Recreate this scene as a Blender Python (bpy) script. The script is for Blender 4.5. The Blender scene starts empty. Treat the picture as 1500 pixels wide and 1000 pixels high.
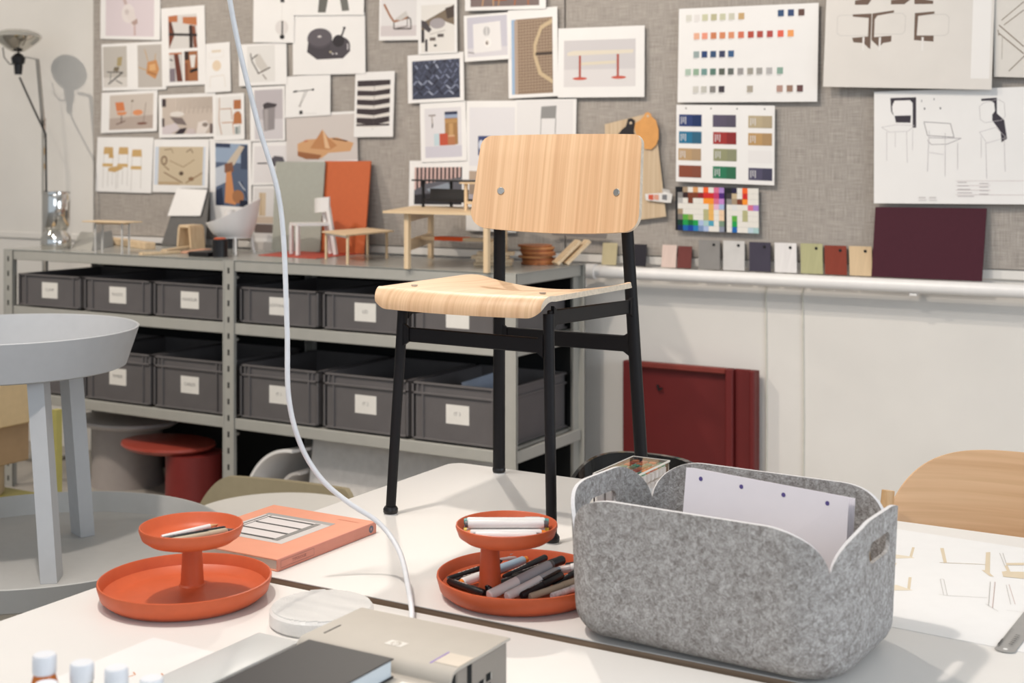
import bpy, bmesh, math, random
from mathutils import Vector, Matrix
random.seed(7)
sc = bpy.context.scene
col = sc.collection
# ---------------------------------------------------------------- camera, world, lights, exposure
EYE = 1.47
TH = math.radians(30.4)
CT, ST = math.cos(TH), math.sin(TH)
cam_d = bpy.data.cameras.new('camera'); cam = bpy.data.objects.new('camera', cam_d); col.objects.link(cam)
cam.location = (0, 0, EYE); cam.rotation_euler = (math.radians(90), 0, TH)
cam_d.sensor_width = 36; cam_d.lens = 48; cam_d.shift_y = -265/1500
cam_d.clip_start = .05
cam_d.dof.use_dof = True; cam_d.dof.focus_distance = 2.75; cam_d.dof.aperture_fstop = 5.0
sc.camera = cam
sc.view_settings.view_transform = 'Standard'; sc.view_settings.look = 'None'
sc.view_settings.gamma = 1; sc.view_settings.use_curve_mapping = False
sc.view_settings.exposure = 0.34
w = bpy.data.worlds.new('world'); sc.world = w; w.use_nodes = True
w.node_tree.nodes['Background'].inputs[0].default_value = (.80, .90, 1.0, 1)
w.node_tree.nodes['Background'].inputs[1].default_value = .55

def spot(name, loc, target, power, size, color, radius=.05, blend=.6):
    d = bpy.data.lights.new(name, 'SPOT'); d.energy = power; d.spot_size = math.radians(size)
    d.spot_blend = blend; d.color = color; d.shadow_soft_size = radius
    o = bpy.data.objects.new(name, d); col.objects.link(o); o.location = loc
    o.rotation_euler = (Vector(target)-Vector(loc)).to_track_quat('-Z', 'Y').to_euler()
    return o
def area(name, loc, target, power, sx, sy, color):
    d = bpy.data.lights.new(name, 'AREA'); d.energy = power; d.shape = 'RECTANGLE'; d.size = sx; d.size_y = sy; d.color = color
    o = bpy.data.objects.new(name, d); col.objects.link(o); o.location = loc
    o.rotation_euler = (Vector(target)-Vector(loc)).to_track_quat('-Z', 'Y').to_euler()
    return o
WARM = (1, .89, .77); COOL = (.81, .90, 1.0)
spot('spot_over_table', (-1.85, 1.45, 3.3), (-1.35, 2.2, .73), 118, 95, (1, .92, .84), .06)
area('overhead_fill_left', (-2.6, 1.3, 3.8), (-2.8, 2.2, .5), 30, 1.4, 1.4, (1, .95, .9))  # unseen soft fill, added to brighten the grey tray tables and left side
spot('spot_wall_left', (-6.3, 2.1, 3.65), (-5.0, 4.9, 1.3), 165, 70, WARM, .05)
spot('spot_wall_middle', (-4.1, 2.0, 3.6), (-3.3, 4.9, 1.3), 140, 80, WARM, .05)
spot('spot_wall_right', (-2.2, 2.4, 3.6), (-1.3, 4.9, 1.2), 112, 80, WARM, .05)
spot('spot_back_of_room', (-3.0, 4.35, 3.25), (-.55, 2.1, .75), 150, 34, (1, .92, .82), .05)
area('daylight_behind_camera', (1.2, -2.6, 2.7), (-1.6, 2.6, .9), 46, 3.4, 2.0, COOL)
area('daylight_right_windows', (3.2, 2.4, 1.9), (-1.0, 2.6, .8), 60, 2.6, 1.8, COOL)

# ---------------------------------------------------------------- helpers
def ray(px, py):
    u = (px-750)/2000; v = (235-py)/2000
    return Vector((-ST+CT*u, CT+ST*u, v))
def az(px, py, z):          # point on the horizontal plane at height z
    a = ray(px, py); t = (z-EYE)/a.z; return Vector((a.x*t, a.y*t, z))
def ay(px, py, Y):          # point on the upright plane at depth Y
    a = ray(px, py); t = Y/a.y; return Vector((a.x*t, Y, EYE+a.z*t))
def lin(c):
    return c/12.92 if c <= .04045 else ((c+.055)/1.055)**2.4
def hx(h, a=1.0):
    h = h.lstrip('#')
    if len(h) == 3: h = ''.join(c+c for c in h)
    return tuple(lin(int(h[i:i+2], 16)/255) for i in (0, 2, 4))+(a,)

MATS = {}
def mat(name, color, rough=.5, metal=0.0, var=.06, vscale=30.0, bump=0.0, bscale=200.0, spec=.5, trans=0.0, ior=1.45, stretch=(1, 1, 1), alpha=1.0, coat=0.0):
    """plain procedural surface: base colour, slight noise variation, fine bump"""
    if name in MATS: return MATS[name]
    m = bpy.data.materials.new(name); m.use_nodes = True; nt = m.node_tree; b = nt.nodes['Principled BSDF']
    c = hx(color) if isinstance(color, str) else color
    b.inputs['Roughness'].default_value = rough; b.inputs['Metallic'].default_value = metal
    b.inputs['Specular IOR Level'].default_value = spec; b.inputs['IOR'].default_value = ior
    b.inputs['Transmission Weight'].default_value = trans; b.inputs['Alpha'].default_value = alpha
    b.inputs['Coat Weight'].default_value = coat
    tc = nt.nodes.new('ShaderNodeTexCoord'); mp = nt.nodes.new('ShaderNodeMapping'); mp.inputs['Scale'].default_value = stretch
    nt.links.new(tc.outputs['Object'], mp.inputs['Vector'])
    if var > 0:
        n = nt.nodes.new('ShaderNodeTexNoise'); n.inputs['Scale'].default_value = vscale; n.inputs['Detail'].default_value = 3
        nt.links.new(mp.outputs[0], n.inputs['Vector'])
        r = nt.nodes.new('ShaderNodeValToRGB')
        r.color_ramp.elements[0].position = .3; r.color_ramp.elements[1].position = .7
        r.color_ramp.elements[0].color = tuple(x*(1-var) for x in c[:3])+(1,); r.color_ramp.elements[1].color = tuple(min(1, x*(1+var)) for x in c[:3])+(1,)
        nt.links.new(n.outputs['Fac'], r.inputs['Fac']); nt.links.new(r.outputs[0], b.inputs['Base Color'])
    else: b.inputs['Base Color'].default_value = c
    if bump > 0:
        n2 = nt.nodes.new('ShaderNodeTexNoise'); n2.inputs['Scale'].default_value = bscale; n2.inputs['Detail'].default_value = 2
        nt.links.new(mp.outputs[0], n2.inputs['Vector'])
        bp = nt.nodes.new('ShaderNodeBump'); bp.inputs['Strength'].default_value = bump; bp.inputs['Distance'].default_value = .004
        nt.links.new(n2.outputs['Fac'], bp.inputs['Height']); nt.links.new(bp.outputs[0], b.inputs['Normal'])
    MATS[name] = m; return m

def wood(name, c1, c2, axis='z', scale=70.0, rough=.5, thin=None):
    if name in MATS: return MATS[name]
    m = bpy.data.materials.new(name); m.use_nodes = True; nt = m.node_tree; b = nt.nodes['Principled BSDF']
    b.inputs['Roughness'].default_value = rough
    tc = nt.nodes.new('ShaderNodeTexCoord')
    def grain(s, along, ramp, det):
        mp = nt.nodes.new('ShaderNodeMapping'); v = [s, s, s]; v['xyz'.index(axis)] = along
        if thin: v['xyz'.index(thin)] = along
        mp.inputs['Scale'].default_value = v
        n = nt.nodes.new('ShaderNodeTexNoise'); n.inputs['Scale'].default_value = 1; n.inputs['Detail'].default_value = det
        nt.links.new(tc.outputs['Object'], mp.inputs[0]); nt.links.new(mp.outputs[0], n.inputs['Vector'])
        r = nt.nodes.new('ShaderNodeValToRGB'); r.color_ramp.elements[0].position = ramp[0]; r.color_ramp.elements[1].position = ramp[1]
        nt.links.new(n.outputs['Fac'], r.inputs[0]); return r
    r1 = grain(scale, .8, (.3, .7), 3); r1.color_ramp.elements[0].color = hx(c1); r1.color_ramp.elements[1].color = hx(c2)
    r2 = grain(scale*3.1, 2.2, (.38, .58), 2); r2.color_ramp.elements[0].color = (.82, .76, .69, 1); r2.color_ramp.elements[1].color = (1, 1, 1, 1)
    mx = nt.nodes.new('ShaderNodeMix'); mx.data_type = 'RGBA'; mx.blend_type = 'MULTIPLY'; mx.inputs[0].default_value = .55
    nt.links.new(r1.outputs[0], mx.inputs[6]); nt.links.new(r2.outputs[0], mx.inputs[7]); nt.links.new(mx.outputs[2], b.inputs['Base Color'])
    MATS[name] = m; return m

def weave(name, c1, c2, sc_=380.0, rough=.9):
    m = bpy.data.materials.new(name); m.use_nodes = True; nt = m.node_tree; b = nt.nodes['Principled BSDF']
    b.inputs['Roughness'].default_value = rough; b.inputs['Specular IOR Level'].default_value = .1
    tc = nt.nodes.new('ShaderNodeTexCoord'); outs = []
    for s in ((sc_, 1, 14), (14, 1, sc_)):
        mp = nt.nodes.new('ShaderNodeMapping'); mp.inputs['Scale'].default_value = s
        n = nt.nodes.new('ShaderNodeTexNoise'); n.inputs['Scale'].default_value = 1; n.inputs['Detail'].default_value = 3
        nt.links.new(tc.outputs['Object'], mp.inputs[0]); nt.links.new(mp.outputs[0], n.inputs['Vector']); outs.append(n)
    ad = nt.nodes.new('ShaderNodeMath'); ad.operation = 'ADD'; nt.links.new(outs[0].outputs['Fac'], ad.inputs[0]); nt.links.new(outs[1].outputs['Fac'], ad.inputs[1])
    hf = nt.nodes.new('ShaderNodeMath'); hf.operation = 'MULTIPLY'; hf.inputs[1].default_value = .5; nt.links.new(ad.outputs[0], hf.inputs[0])
    r = nt.nodes.new('ShaderNodeValToRGB'); r.color_ramp.elements[0].position = .36; r.color_ramp.elements[1].position = .64
    r.color_ramp.elements[0].color = hx(c1); r.color_ramp.elements[1].color = hx(c2)
    nt.links.new(hf.outputs[0], r.inputs[0]); nt.links.new(r.outputs[0], b.inputs['Base Color'])
    bp = nt.nodes.new('ShaderNodeBump'); bp.inputs['Strength'].default_value = .3; bp.inputs['Distance'].default_value = .002
    nt.links.new(hf.outputs[0], bp.inputs['Height']); nt.links.new(bp.outputs[0], b.inputs['Normal'])
    MATS[name] = m; return m

def felt(name, c1, c2, c3):
    m = bpy.data.materials.new(name); m.use_nodes = True; nt = m.node_tree; b = nt.nodes['Principled BSDF']
    b.inputs['Roughness'].default_value = .95; b.inputs['Specular IOR Level'].default_value = .05
    tc = nt.nodes.new('ShaderNodeTexCoord')
    n1 = nt.nodes.new('ShaderNodeTexNoise'); n1.inputs['Scale'].default_value = 140; n1.inputs['Detail'].default_value = 8; n1.inputs['Roughness'].default_value = .75; n1.inputs['Distortion'].default_value = 1.2
    nt.links.new(tc.outputs['Object'], n1.inputs['Vector'])
    r = nt.nodes.new('ShaderNodeValToRGB'); e = r.color_ramp.elements; e[0].position = .39; e[0].color = hx(c1); e[1].position = .62; e[1].color = hx(c3)
    k = e.new(.5); k.color = hx(c2)
    n3 = nt.nodes.new('ShaderNodeTexNoise'); n3.inputs['Scale'].default_value = 55; n3.inputs['Detail'].default_value = 6; n3.inputs['Roughness'].default_value = .7; n3.inputs['Distortion'].default_value = 1.5
    nt.links.new(tc.outputs['Object'], n3.inputs['Vector'])
    mxf = nt.nodes.new('ShaderNodeMix'); mxf.inputs[0].default_value = .38
    nt.links.new(n1.outputs['Fac'], mxf.inputs[2]); nt.links.new(n3.outputs['Fac'], mxf.inputs[3])
    nt.links.new(mxf.outputs[0], r.inputs[0]); nt.links.new(r.outputs[0], b.inputs['Base Color'])
    n2 = nt.nodes.new('ShaderNodeTexNoise'); n2.inputs['Scale'].default_value = 420; n2.inputs['Detail'].default_value = 3
    nt.links.new(tc.outputs['Object'], n2.inputs['Vector'])
    bp = nt.nodes.new('ShaderNodeBump'); bp.inputs['Strength'].default_value = .5; bp.inputs['Distance'].default_value = .002
    nt.links.new(n2.outputs['Fac'], bp.inputs['Height']); nt.links.new(bp.outputs[0], b.inputs['Normal'])
    MATS[name] = m; return m

def print_mat(name, rough):
    m = bpy.data.materials.new(name); m.use_nodes = True; nt = m.node_tree; b = nt.nodes['Principled BSDF']
    b.inputs['Roughness'].default_value = rough; b.inputs['Specular IOR Level'].default_value = .3
    a = nt.nodes.new('ShaderNodeAttribute'); a.attribute_name = 'ink'; nt.links.new(a.outputs['Color'], b.inputs['Base Color'])
    MATS[name] = m; return m

def smooth(pts, k=8):
    pts = [Vector(p) for p in pts]; out = []
    for i in range(len(pts)-1):
        p0, p1, p2, p3 = pts[max(i-1, 0)], pts[i], pts[i+1], pts[min(i+2, len(pts)-1)]
        for j in range(k):
            t = j/k
            out.append(.5*((2*p1)+(p2-p0)*t+(2*p0-5*p1+4*p2-p3)*t*t+(3*p1-p0-3*p2+p3)*t**3))
    return out+[pts[-1]]
class MB:
    """collects shapes (world coordinates) into one mesh"""
    def __init__(s): s.bm = bmesh.new(); s.cols = None
    def box(s, c, size, rot=None, bev=0.0, seg=1):
        M = Matrix.Translation(Vector(c))
        if rot is not None: M = M @ (rot if isinstance(rot, Matrix) else Matrix.Rotation(rot, 4, 'Z'))
        M = M @ Matrix.Diagonal((size[0], size[1], size[2], 1))
        g = bmesh.ops.create_cube(s.bm, size=1, matrix=M)
        if bev > 0:
            ed = list({e for v in g['verts'] for e in v.link_edges})
            bmesh.ops.bevel(s.bm, geom=ed, offset=bev, segments=seg, affect='EDGES', profile=.5)
        return s
    def bx(s, x0, x1, y0, y1, z0, z1, bev=0.0, seg=1):
        return s.box(((x0+x1)/2, (y0+y1)/2, (z0+z1)/2), (abs(x1-x0), abs(y1-y0), abs(z1-z0)), None, bev, seg)
    def bar(s, p0, p1, wx, wy, up=(0, 0, 1), bev=0.0):
        p0 = Vector(p0); p1 = Vector(p1); z = (p1-p0).normalized(); u = Vector(up)
        if abs(z.dot(u)) > .99: u = Vector((0, 1, 0))
        x = u.cross(z).normalized(); y = z.cross(x)
        R = Matrix((x, y, z)).transposed().to_4x4()
        return s.box((p0+p1)/2, (wx, wy, (p1-p0).length), R, bev)
    def tube(s, pts, r, n=12, cap=True):
        pts = [Vector(p) for p in pts]; rs = r if isinstance(r, (list, tuple)) else [r]*len(pts)
        rings = []; prev = None
        for i, p in enumerate(pts):
            t = (pts[min(i+1, len(pts)-1)]-pts[max(i-1, 0)]).normalized()
            if prev is None: x = t.orthogonal().normalized()
            else: x = (prev-t*prev.dot(t)).normalized()
            prev = x; y = t.cross(x)
            rings.append([s.bm.verts.new(p+(x*math.cos(a)+y*math.sin(a))*rs[i]) for a in [2*math.pi*k/n for k in range(n)]])
        for a, b in zip(rings, rings[1:]):
            for k in range(n): s.bm.faces.new((a[k], a[(k+1) % n], b[(k+1) % n], b[k]))
        if cap: s.bm.faces.new(rings[0][::-1]); s.bm.faces.new(rings[-1])
        return s
    def lathe(s, prof, c=(0, 0, 0), n=48, sx=1.0, sy=1.0, M=None):
        c = Vector(c); rings = []
        for r, z in prof:
            if r < 1e-6: q = [Vector((0, 0, z))]
            else: q = [Vector((r*sx*math.cos(2*math.pi*k/n), r*sy*math.sin(2*math.pi*k/n), z)) for k in range(n)]
            rings.append([s.bm.verts.new(c+(M @ p if M else p)) for p in q])
        for a, b in zip(rings, rings[1:]):
            for k in range(n):
                k2 = (k+1) % n
                if len(a) == 1 and len(b) == 1: break
                if len(a) == 1: s.bm.faces.new((a[0], b[k2], b[k]))
                elif len(b) == 1: s.bm.faces.new((a[k], a[k2], b[0]))
                else: s.bm.faces.new((a[k], a[k2], b[k2], b[k]))
        return s
    def prism(s, pts, vec, bev=0.0):
        """closed polygon extruded along vec"""
        pts = [Vector(p) for p in pts]; vec = Vector(vec)
        a = [s.bm.verts.new(p) for p in pts]; b = [s.bm.verts.new(p+vec) for p in pts]
        fs = [s.bm.faces.new(a[::-1]), s.bm.faces.new(b)]
        n = len(pts)
        for k in range(n): fs.append(s.bm.faces.new((a[k], a[(k+1) % n], b[(k+1) % n], b[k])))
        bmesh.ops.recalc_face_normals(s.bm, faces=fs)
        return s
    def grid(s, f, nu, nv):
        g = [[s.bm.verts.new(Vector(f(i/nu, j/nv))) for j in range(nv+1)] for i in range(nu+1)]
        for i in range(nu):
            for j in range(nv): s.bm.faces.new((g[i][j], g[i+1][j], g[i+1][j+1], g[i][j+1]))
        return s
    def mesh(s, name, off=Vector((0, 0, 0)), angle=35, keep=False):
        if not keep: bmesh.ops.recalc_face_normals(s.bm, faces=s.bm.faces[:])
        for v in s.bm.verts: v.co -= off
        me = bpy.data.meshes.new(name); s.bm.to_mesh(me); s.bm.free()
        if len(me.polygons):
            me.shade_smooth(); me.set_sharp_from_angle(angle=math.radians(angle))
        return me

WORLD = {}
def tag(o, label=None, cat=None, group=None, kind=None):
    if label: o['label'] = label
    if cat: o['category'] = cat
    if group: o['group'] = group
    if kind: o['kind'] = kind
    return o
def thing(name, label, cat, loc=(0, 0, 0), group=None):
    o = bpy.data.objects.new(name, None); col.objects.link(o); o.location = loc; o.empty_display_size = .05
    WORLD[o.name] = Vector(loc); return tag(o, label, cat, group)
def link(name, me, mats, parent=None, origin=None):
    o = bpy.data.objects.new(name, me); col.objects.link(o)
    for m in (mats if isinstance(mats, (list, tuple)) else [mats]): me.materials.append(m)
    if parent is not None:
        o.parent = parent; o.location = origin if origin is not None else (0, 0, 0)
        WORLD[o.name] = WORLD[parent.name]+(Vector(origin) if origin is not None else Vector())
    else:
        o.location = origin if origin is not None else (0, 0, 0); WORLD[o.name] = Vector(o.location)
    return o
def part(name, mb, m, parent, label=None, kind=None, angle=35):
    o = link(name, mb.mesh(name, WORLD[parent.name], angle), m, parent); return tag(o, label, None, None, kind)
def single(name, mb, m, label, cat, loc, group=None, kind=None, angle=35):
    loc = Vector(loc); o = link(name, mb.mesh(name, loc, angle), m, None, loc); return tag(o, label, cat, group, kind)
def struct(name, mb, m, parent=None):
    o = link(name, mb.mesh(name), m); o['kind'] = 'structure'; return o
def dup(root, loc, rot=None, label=None):
    r = root.copy(); col.objects.link(r); r.location = loc
    if rot is not None: r.rotation_euler = rot
    if label: r['label'] = label
    for ch in [o for o in root.children]:
        c = ch.copy(); col.objects.link(c); c.parent = r
        for g in [o for o in ch.children]:
            d = g.copy(); col.objects.link(d); d.parent = c
    return r
def text_mb(s, size, M, depth=.0004):
    cu = bpy.data.curves.new('t', 'FONT'); cu.body = s; cu.size = size; cu.align_x = 'CENTER'; cu.align_y = 'CENTER'; cu.resolution_u = 2
    o = bpy.data.objects.new('t', cu); me = bpy.data.meshes.new_from_object(o)
    mb = MB(); mb.bm.from_mesh(me); bmesh.ops.transform(mb.bm, matrix=M, verts=mb.bm.verts[:])
    bpy.data.objects.remove(o); bpy.data.meshes.remove(me); return mb
def finish(mb, mods):
    """applies modifiers to a closed mesh builder, returns a new MB"""
    me = bpy.data.meshes.new('tmp'); bmesh.ops.recalc_face_normals(mb.bm, faces=mb.bm.faces[:]); mb.bm.to_mesh(me); mb.bm.free()
    o = bpy.data.objects.new('tmp', me); col.objects.link(o); extra = []
    for k, a in mods:
        md = o.modifiers.new(k, k)
        for n, v in a.items():
            if n == 'cut':
                cm = bpy.data.meshes.new('cut'); bmesh.ops.recalc_face_normals(v.bm, faces=v.bm.faces[:]); v.bm.to_mesh(cm); v.bm.free()
                co = bpy.data.objects.new('cut', cm); col.objects.link(co); md.object = co; extra.append(co)
            else: setattr(md, n, v)
    for i in range(2): me.materials.append(MATS['dummy'])
    dg = bpy.context.evaluated_depsgraph_get(); ev = o.evaluated_get(dg); out = bpy.data.meshes.new_from_object(ev)
    r = MB(); r.bm.from_mesh(out)
    for q in [o]+extra: bpy.data.objects.remove(q)
    return r
mat('dummy', '#888')

# ---- flat print: coloured shapes on a sheet, one mesh with a colour attribute
class Ink:
    def __init__(s, P, U, V, N, step=.00012):
        s.P, s.U, s.V, s.N = Vector(P), Vector(U), Vector(V), Vector(N); s.bm = bmesh.new(); s.c = []; s.k = 1; s.step = step
    def at(s, x, y): return s.P+s.U*x+s.V*y+s.N*(s.step*s.k)
    def poly(s, pts, c):
        f = s.bm.faces.new([s.bm.verts.new(s.at(*p)) for p in pts]); s.c.append(c)
    def draw(s, cmds):
        for q in cmds:
            k = q[0]
            if k == 'r': x0, y0, x1, y1, c = q[1:]; s.poly([(x0, y0), (x1, y0), (x1, y1), (x0, y1)], c)
            elif k == 'p': s.poly(q[1], q[2])
            elif k == 'e':
                cx, cy, rx, ry, c = q[1:]; s.poly([(cx+rx*math.cos(a*math.pi/10), cy+ry*math.sin(a*math.pi/10)) for a in range(20)], c)
            elif k == 'l':
                pts, wd, c = q[1:]; ul, vl = s.U.length, s.V.length
                for a, b in zip(pts, pts[1:]):
                    dx, dy = (b[0]-a[0])*ul, (b[1]-a[1])*vl; L = math.hypot(dx, dy) or 1
                    nx, ny = -dy/L*wd/2/ul, dx/L*wd/2/vl
                    s.poly([(a[0]+nx, a[1]+ny), (b[0]+nx, b[1]+ny), (b[0]-nx, b[1]-ny), (a[0]-nx, a[1]-ny)], c)
            s.k += 1
        return s
    def build(s, name, m, parent):
        me = bpy.data.meshes.new(name); off = WORLD[parent.name]
        for v in s.bm.verts: v.co -= off
        for f in s.bm.faces:
            f.normal_update()
            if f.normal.dot(s.N) < 0: f.normal_flip()
        s.bm.to_mesh(me); s.bm.free()
        at = me.color_attributes.new('ink', 'FLOAT_COLOR', 'CORNER')
        for p, c in zip(me.polygons, s.c):
            v = hx(c); g = .21*v[0]+.72*v[1]+.07*v[2]      # slightly faded prints
            for li in p.loop_indices: at.data[li].color = tuple(a*.80+g*.20 for a in v[:3])+(1,)
        return link(name, me, m, parent)
PRINT = print_mat('print_ink', .55)
# ---------------------------------------------------------------- materials
M_wall = mat('wall_paint', '#dcd8d2', .75, var=.03, vscale=3, bump=.35, bscale=9)
M_ceil = mat('ceiling_paint', '#e8e6e2', .8, var=.02)
M_floor = mat('concrete_floor', '#a8a29a', .55, var=.1, vscale=6)
M_board = weave('grey_linen', '#8f8881', '#b6aea6')
M_paper = mat('white_paper', '#e9e6e3', .7, var=.015, vscale=8)
M_lam = mat('white_laminate', '#e3dfda', .42, var=.015, vscale=5, bump=.05, bscale=400)
M_ply = mat('plywood_edge', '#9a826c', .6, var=.25, vscale=1, stretch=(3, 3, 420))
M_black = mat('black_powder_coat', '#131113', .5, spec=.3, var=.08, vscale=300, bump=.12, bscale=900)
M_plast_b = mat('black_plastic', '#161416', .4, var=.05)
M_chrome = mat('chrome', '#d8d6d2', .08, 1.0, var=0)
M_steel = mat('brushed_steel', '#b9b7b3', .35, 1.0, var=.05, vscale=200)
M_shelf = mat('shelf_grey_enamel', '#a6a49d', .45, var=.03, vscale=20)
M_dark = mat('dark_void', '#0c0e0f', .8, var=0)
M_bin = mat('grey_crate_plastic', '#605c5c', .5, var=.05, vscale=15)
M_label = mat('label_paper', '#dedad3', .75, var=.02)
M_ink = mat('faded_ink', '#8d8a87', .7, var=0)
M_orange = mat('orange_red_plastic', '#c85c35', .45, var=.03, vscale=60, bump=.04, bscale=900)
M_oak = wood('oak_veneer', '#cda47c', '#dbb68f', 'z', 75, thin='y')
M_oaks = wood('oak_seat_veneer', '#cba580', '#d9b792', 'y', 75, thin='z')
M_edge = mat('pale_ply_edge', '#d9c9b4', .6, var=.1, vscale=120)
M_felt = felt('grey_felt', '#79736f', '#9f9b98', '#c2bfbd')
M_felte = mat('felt_cut_edge', '#d5d2d2', .95, var=.06, vscale=200)
M_lgrey = mat('pale_blue_grey_paint', '#bcbcbd', .5, var=.02)
M_white = mat('white_plastic', '#e6e3e0', .4, var=.01)
M_glass = mat('clear_acrylic', '#ffffff', .03, var=0, trans=1.0, ior=1.35)
M_birch = wood('birch', '#d9bd96', '#e6cfae', 'x', 60)
M_birchz = wood('birch_upright', '#d9bd96', '#e6cfae', 'z', 60)
M_pipe = mat('pipe_enamel', '#e7e4e1', .35, var=.02)
# ---------------------------------------------------------------- the room
WALL = 4.9
struct('floor', MB().bx(-7.2, 4.2, -3.6, 5.0, -.1, 0), M_floor)
struct('ceiling', MB().bx(-7.2, 4.2, -3.6, 5.0, 3.95, 4.05), M_ceil)
struct('wall_back', MB().bx(-7.2, 4.2, WALL, 5.05, 0, 3.95), M_wall)
struct('wall_left', MB().bx(-7.2, -7.05, -3.6, WALL, 0, 3.95), M_wall)
rw = MB()
for a in ((-3.6, -.2, 0, 3.95), (-.2, 4.2, 0, .9), (-.2, 4.2, 2.9, 3.95), (4.2, WALL, 0, 3.95)): rw.bx(4.05, 4.2, a[0], a[1], a[2], a[3])
struct('wall_right', rw, M_wall)
wf = MB()
for a in ((-.2, -.14, .9, 2.9), (4.14, 4.2, .9, 2.9), (1.97, 2.03, .9, 2.9), (-.2, 4.2, .9, .96), (-.2, 4.2, 2.84, 2.9)): wf.bx(4.08, 4.16, *a)
struct('window_1', wf, M_pipe)
# faint round-edged ledge under the pinboard
struct('trim_1', MB().bx(-7.05, 4.05, WALL-.012, WALL-.0005, 1.06, 1.095, .004), M_wall)
BZ = 1.097
for k, (x0, x1) in enumerate(((-5.322, -2.62), (-2.612, .4))):
    single('pinboard', MB().bx(x0, x1, 4.884, 4.899, BZ, 3.0, .002), M_board,
           ['grey linen pinboard panel crowded with pinned photographs', 'grey linen pinboard panel behind the colour swatch sheets and chair sketches'][k], 'pinboard', ((x0+x1)/2, 4.899, BZ))
# wires painted onto the lower wall
for px, lb in ((1122, 'thin wire down the wall beside the red panel'), (1176, 'thin wire down the bare white wall, right of the red panel')):
    p = ay(px, 500, WALL)
    single('wall_wire', MB().tube([(p.x, WALL-.003, .0), (p.x+.004, WALL-.003, .5), (p.x, WALL-.003, 1.02)], .0035, 6), mat('wire_paint', '#cfcbbf', .6), lb, 'wire', (p.x, WALL, 0))
# heating pipe
pp = thing('heating_pipe', 'white painted heating pipe running along the wall under the pinboard', 'pipe', (-2.4, 4.81, 1.03))
part('pipe_run', MB().tube([(-2.47, 4.81, 1.032), (2.5, 4.81, 1.032)], .024, 20), M_pipe, pp)
part('elbow', MB().tube([(-2.47+.0, 4.81, 1.032), (-2.495, 4.81, 1.028), (-2.51, 4.81, 1.012), (-2.515, 4.81, .985)], .028, 20), M_pipe, pp)
part('riser', MB().tube([(-2.515, 4.81, .985), (-2.515, 4.81, .78)], .023, 20).tube([(-2.515, 4.81, .80), (-2.515, 4.81, .75)], [.03, .02], 20), M_pipe, pp)
for x in (-2.46, -2.515): part('coupling', MB().tube([(x-.018, 4.81, 1.032), (x+.022, 4.81, 1.032)] if x > -2.5 else [(x, 4.81, .97), (x, 4.81, .995)], .0305, 20), M_pipe, pp)
for x in (-1.2, 0.2, 1.6): part('bracket', MB().bx(x-.012, x+.012, 4.80, 4.886, 1.0, 1.008), M_pipe, pp)

# ---------------------------------------------------------------- shelving
SF, SB = 4.17, 4.70
sh = thing('steel_shelving', 'long grey steel shelving unit holding two rows of dark grey crates', 'shelving', (-3.77, SF, 0))
POST = [-5.085, -3.771, -2.458]
LEV = [(1.024, 1.0675), (.771, .815), (.390, .433)]
slot_m = mat('slot_shadow', '#2a2928', .8, var=0)
for x in POST:
    for y in (SF, SB):
        f = 1 if y == SF else -1
        m = MB().bx(x-.029, x+.029, y-.001 if f > 0 else y-.004, y+.004 if f > 0 else y+.001, 0, 1.068)
        m.bx(x+.0-.002, x+.002, y, y+f*.045, 0, 1.068)
        m.bx(x-.029, x-.022, y-f*.003, y+f*.01, 0, 1.068).bx(x+.022, x+.029, y-f*.003, y+f*.01, 0, 1.068)
        p = part('post', m, M_shelf, sh)
        s = MB()
        for k in range(16): s.bx(x-.005, x+.005, y-f*.0016, y+f*.001, .025+k*.066, .048+k*.066)
        if not (x == POST[2] and y == SF): q = part('slots', s, slot_m, p, kind='stuff')
for z0, z1 in LEV:
    for a, b in ((-5.056, -3.800), (-3.742, -2.487)):
        for y in (SF, SB):
            part('beam', MB().bx(a, b, y+.002 if y == SF else y-.012, y+.012 if y == SF else y-.002, z0, z1, .002), M_shelf, sh)
        part('shelf_panel', MB().bx(a, b, SF+.012, SB-.012, z1-.012, z1-.003), M_shelf, sh)
    for x in (POST[0], POST[2]):
        part('side_beam', MB().bx(x+(.002 if x == POST[0] else .004), x+(.012 if x == POST[0] else .016), SF+.01, SB-.01, z0, z1, .002), M_shelf, sh)
part('top_sheet', MB().bx(-5.113, -2.429, SF-.002, SB+.002, 1.0675, 1.0695, .0005), mat('shelf_top_enamel', '#9fa09b', .22, var=.02), sh)
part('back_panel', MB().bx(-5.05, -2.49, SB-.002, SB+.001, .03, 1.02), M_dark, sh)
for x in POST[1:2]:
    for z in (.75, 1.00, .37):
        part('bolt', MB().tube([(x+.035, SF+.02, z), (x+.035, SF+.012, z)], .006, 8), M_steel, sh)

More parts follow.
